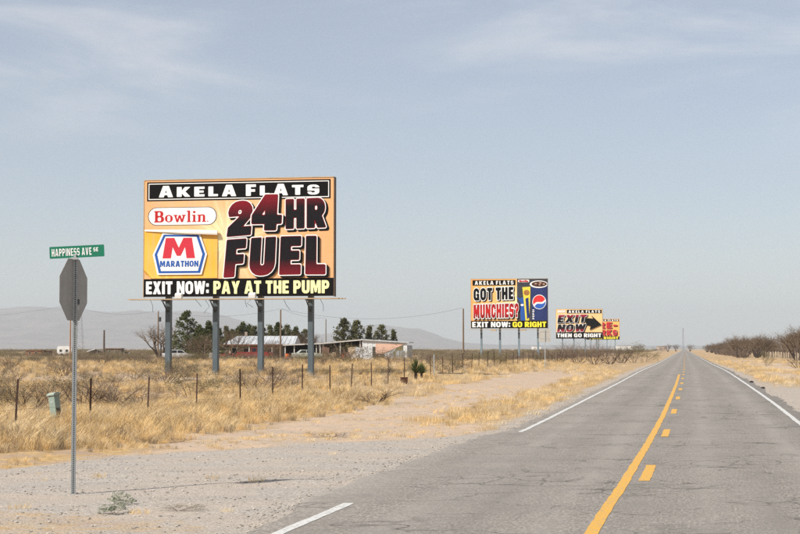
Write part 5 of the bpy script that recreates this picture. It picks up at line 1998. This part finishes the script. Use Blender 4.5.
WHP = mat('white_car_paint', (.66, .68, .70), .35, .06, 1)
car('parked_car', 'white car parked between the first billboard post and the big evergreen', 178, 226, R(10), 4.4, 1.7, WHP, seda, sedw, (-1.4, 1.4), 'car')
car('parked_car', 'pale car standing in front of the dark open shed', 307, 236, R(8), 4.4, 1.7, mat('pale_green_paint', (.50, .55, .50), .4, .1, 1), seda, sedw, (-1.4, 1.4), 'car')
car('old_truck', 'tan old truck inside the long open shed', 337, 244, R(70), 5.0, 1.8, mat('tan_paint', (.42, .34, .22), .5, .2, 1), pick, pickw, (-1.75, 1.75), 'truck')
def drum(px, d, m, label, nm='drum', r0=.3, h=.85):
    x = xs_(px, d)
    root = empty(nm, (x, d, G(x, d)))
    tag(root, label, 'drum')
    MB().tube([(0, 0, -.1), (0, 0, h)], r0, 12).build('barrel', m, root)
    for z in (h * .33, h * .66):
        MB().tube([(0, 0, z - .02), (0, 0, z + .02)], r0 + .02, 12).build('hoop', m, root)
drum(287.2, 236, mat('orange_plastic', (.75, .16, .03), .5, .1), 'orange drum at the corner of the dark open shed')
drum(343.5, 236, mat('red_plastic', (.45, .05, .04), .5, .1), 'red drum in front of the long open shed', r0=.25, h=.7)
drum(327.0, 237, mat('rust_drum', (.16, .08, .05), .8, .3), 'rusty drum at the left post of the long open shed')
drum(210.5, 232, mat('white_tank', (.6, .6, .58), .5, .1), 'white drum at the foot of the second billboard post', h=1.0)

# ------------------------------------------------------------------ far buildings on the left
def cabin(name, label, cat, pxa, pxb, ytop, d, depth, wm, rm, kind='flat', rot=0.0, roofrise=.6):
    xa, xb = xs_(pxa, d), xs_(pxb, d)
    xm, w = (xa + xb) / 2, xb - xa
    g = G(xm, d)
    H = at((pxa + pxb) / 2, ytop, d).z - g
    root = empty(name, (xm, d, g), rot)
    tag(root, label, cat)
    h = w / 2
    if kind == 'flat':
        MB().box(-h, h, 0, depth, -.3, H - .14).build('wall', wm, root)
        MB().box(-h - .15, h + .15, -.2, depth + .2, H - .137, H).build('roof', rm, root)
    elif kind == 'gable':
        e = H - roofrise
        MB().prism([(-h, -.3), (h, -.3), (h, e), (0, H - .08), (-h, e)], 0, depth).build('wall', wm, root)
        r_ = MB()
        r_.prism([(-h - .2, e - .1), (0, H - .03), (0, H + .06), (-h - .2, e)], -.25, depth + .2)
        r_.build('roof', rm, root)
        MB().prism([(.004, H - .03), (h + .2, e - .1), (h + .2, e), (.004, H + .06)], -.25, depth + .2).build('roof', rm, root)
    elif kind == 'round':
        MB().prism(rr(-h, .45, h, H, .45), 0, depth).build('body', wm, root)
        for wx in (-h * .35, h * .35):
            MB().ring(wx, .32, .32, -.02, .2, 12).build('wheel', mat('tyre_black', None), root)
    for q in (-.5, .35):
        f_ = MB().box(q * h - .3, q * h + .3, -.06, -.003, H * .42, H * .68).build('window', TRIM, root)
        MB().box(q * h - .24, q * h + .24, -.08, -.063, H * .44, H * .66).build('pane', GLASS, f_)
    return root
cabin('rusty_shed', 'low rust coloured shed, leftmost of the far buildings', 'shed', 26, 41, 350, 368, 4, mat('rust_wall', (.27, .13, .075), .9, .35, .6), RUSTR)
cabin('dark_shed', 'small dark shed right of the low rust coloured one', 'shed', 43, 49.5, 350.6, 372, 3, mat('dark_wall', (.11, .075, .055), .9, .3, .8), RUSTR)
cabin('camper_trailer', 'white camper trailer just left of the stop sign post', 'trailer', 57, 71.5, 346.2, 365, 2.4, mat('camper_white', (.66, .66, .64), .5, .08, .8), WROOF, 'round')
cabin('gable_shed', 'pale gable-roofed shed right of the stop sign post', 'shed', 88.5, 103, 349.0, 376, 5, mat('gable_dark', (.16, .12, .09), .9, .3, .8), mat('pale_metal_roof', (.55, .56, .57), .5, .1, 1), 'gable', R(14))
cabin('brown_shack', 'flat-roofed brown shack right of the short dark pole', 'shed', 105.5, 121, 348.2, 372, 4, mat('shack_brown', (.15, .115, .085), .9, .3, .8), RUSTR)
cabin('white_tank', 'small white storage tank right of the brown shack', 'tank', 124, 129, 353.2, 368, 1.4, mat('camper_white', None), WROOF, 'round')
cabin('far_store', 'tiny white building on the horizon below the farthest billboard', 'building', 617, 632, 345.6, 1150, 12, mat('far_white', (.66, .66, .64), .6, .08, .2), WROOF)
cabin('far_store', 'tiny tan building on the horizon left of the mast', 'building', 659, 667, 346.2, 1300, 12, mat('far_tan', (.36, .28, .22), .8, .15, .2), RUSTR)
cabin('far_store', 'small pale building on the horizon behind the posts of the snack billboard', 'building', 533, 541, 346.2, 1200, 12, mat('far_white', None), WROOF)
for i, (px, d, s, lab) in enumerate(((676, 1150, 1.5, 'dark tree clump on the horizon left of the mast'), (690, 1200, 1.5, 'dark tree clump on the horizon right of the mast'),
                                     (668, 1000, 1.3, 'small dark tree on the horizon beside the tan building'), (640, 900, 1.2, 'small tree on the horizon right of the white building'))):
    bare_tree(px, d, s, lab, 'trees on the horizon', i)

# yard clutter
r = random.Random(9)
def crate(px, d, w, h, m, label):
    x = xs_(px, d)
    root = empty('scrap_crate', (x, d, G(x, d)), r.uniform(-.5, .5))
    tag(root, label, 'crate')
    for k in range(4):
        z = k * h / 4
        for sy in (-.35, .31):
            MB().box(-w / 2, w / 2, sy, sy + .04, z + .02, z + h / 4 - .02).build('board', m, root)
    for sx in (-w / 2 + .02, w / 2 - .06):
        MB().box(sx, sx + .04, -.308, .308, 0, h).build('side', m, root)
crate(329.5, 239, 1.4, .9, WOOD, 'wooden crate at the left of the long open shed')
crate(345.5, 239, 1.1, 1.1, mat('box_rust', None), 'rust brown crate in the middle of the long open shed')
crate(354, 239, 1.6, .8, TRIM, 'pale crate at the right of the long open shed')
crate(298, 240, 1.2, .9, WOOD, 'wooden crate in the dark open shed')
crate(380, 237.5, 1.1, .8, mat('box_rust', None), 'rust brown crate before the pink panel of the white shed')
for q, (px, lean) in enumerate(((325, .3), (352, -.25), (358, .2))):
    x = xs_(px, 240.5)
    o = MB().box(-.55, .55, -.02, .02, 0, 1.9).build('scrap_board', (RUSTR, WOOD, SHEDW)[q], None)
    o.location = (x, 240.5, G(x, 240.5))
    o.rotation_euler = (R(-12), lean * .4, lean)
    tag(o, ('rusty sheet leaning at the left end of the long open shed', 'brown board leaning inside the long open shed', 'white sheet leaning at the right end of the long open shed')[q], 'board')

# ------------------------------------------------------------------ dusty air
hb = MB().box(-23500, 23500, -420, 19050, -1.4, 480)
haze = hb.build('haze', None)
hm = bpy.data.materials.new('dusty_air')
hm.use_nodes = True
hm.node_tree.nodes.clear()
pv = hm.node_tree.nodes.new('ShaderNodeVolumePrincipled')
pv.inputs['Color'].default_value = (.595, .665, .735, 1)
pv.inputs['Density'].default_value = 0.92e-4
pv.inputs['Anisotropy'].default_value = 0.0
ho = hm.node_tree.nodes.new('ShaderNodeOutputMaterial')
hm.node_tree.links.new(pv.outputs[0], ho.inputs['Volume'])
haze.data.materials.append(hm)
tag(haze, kind='stuff')
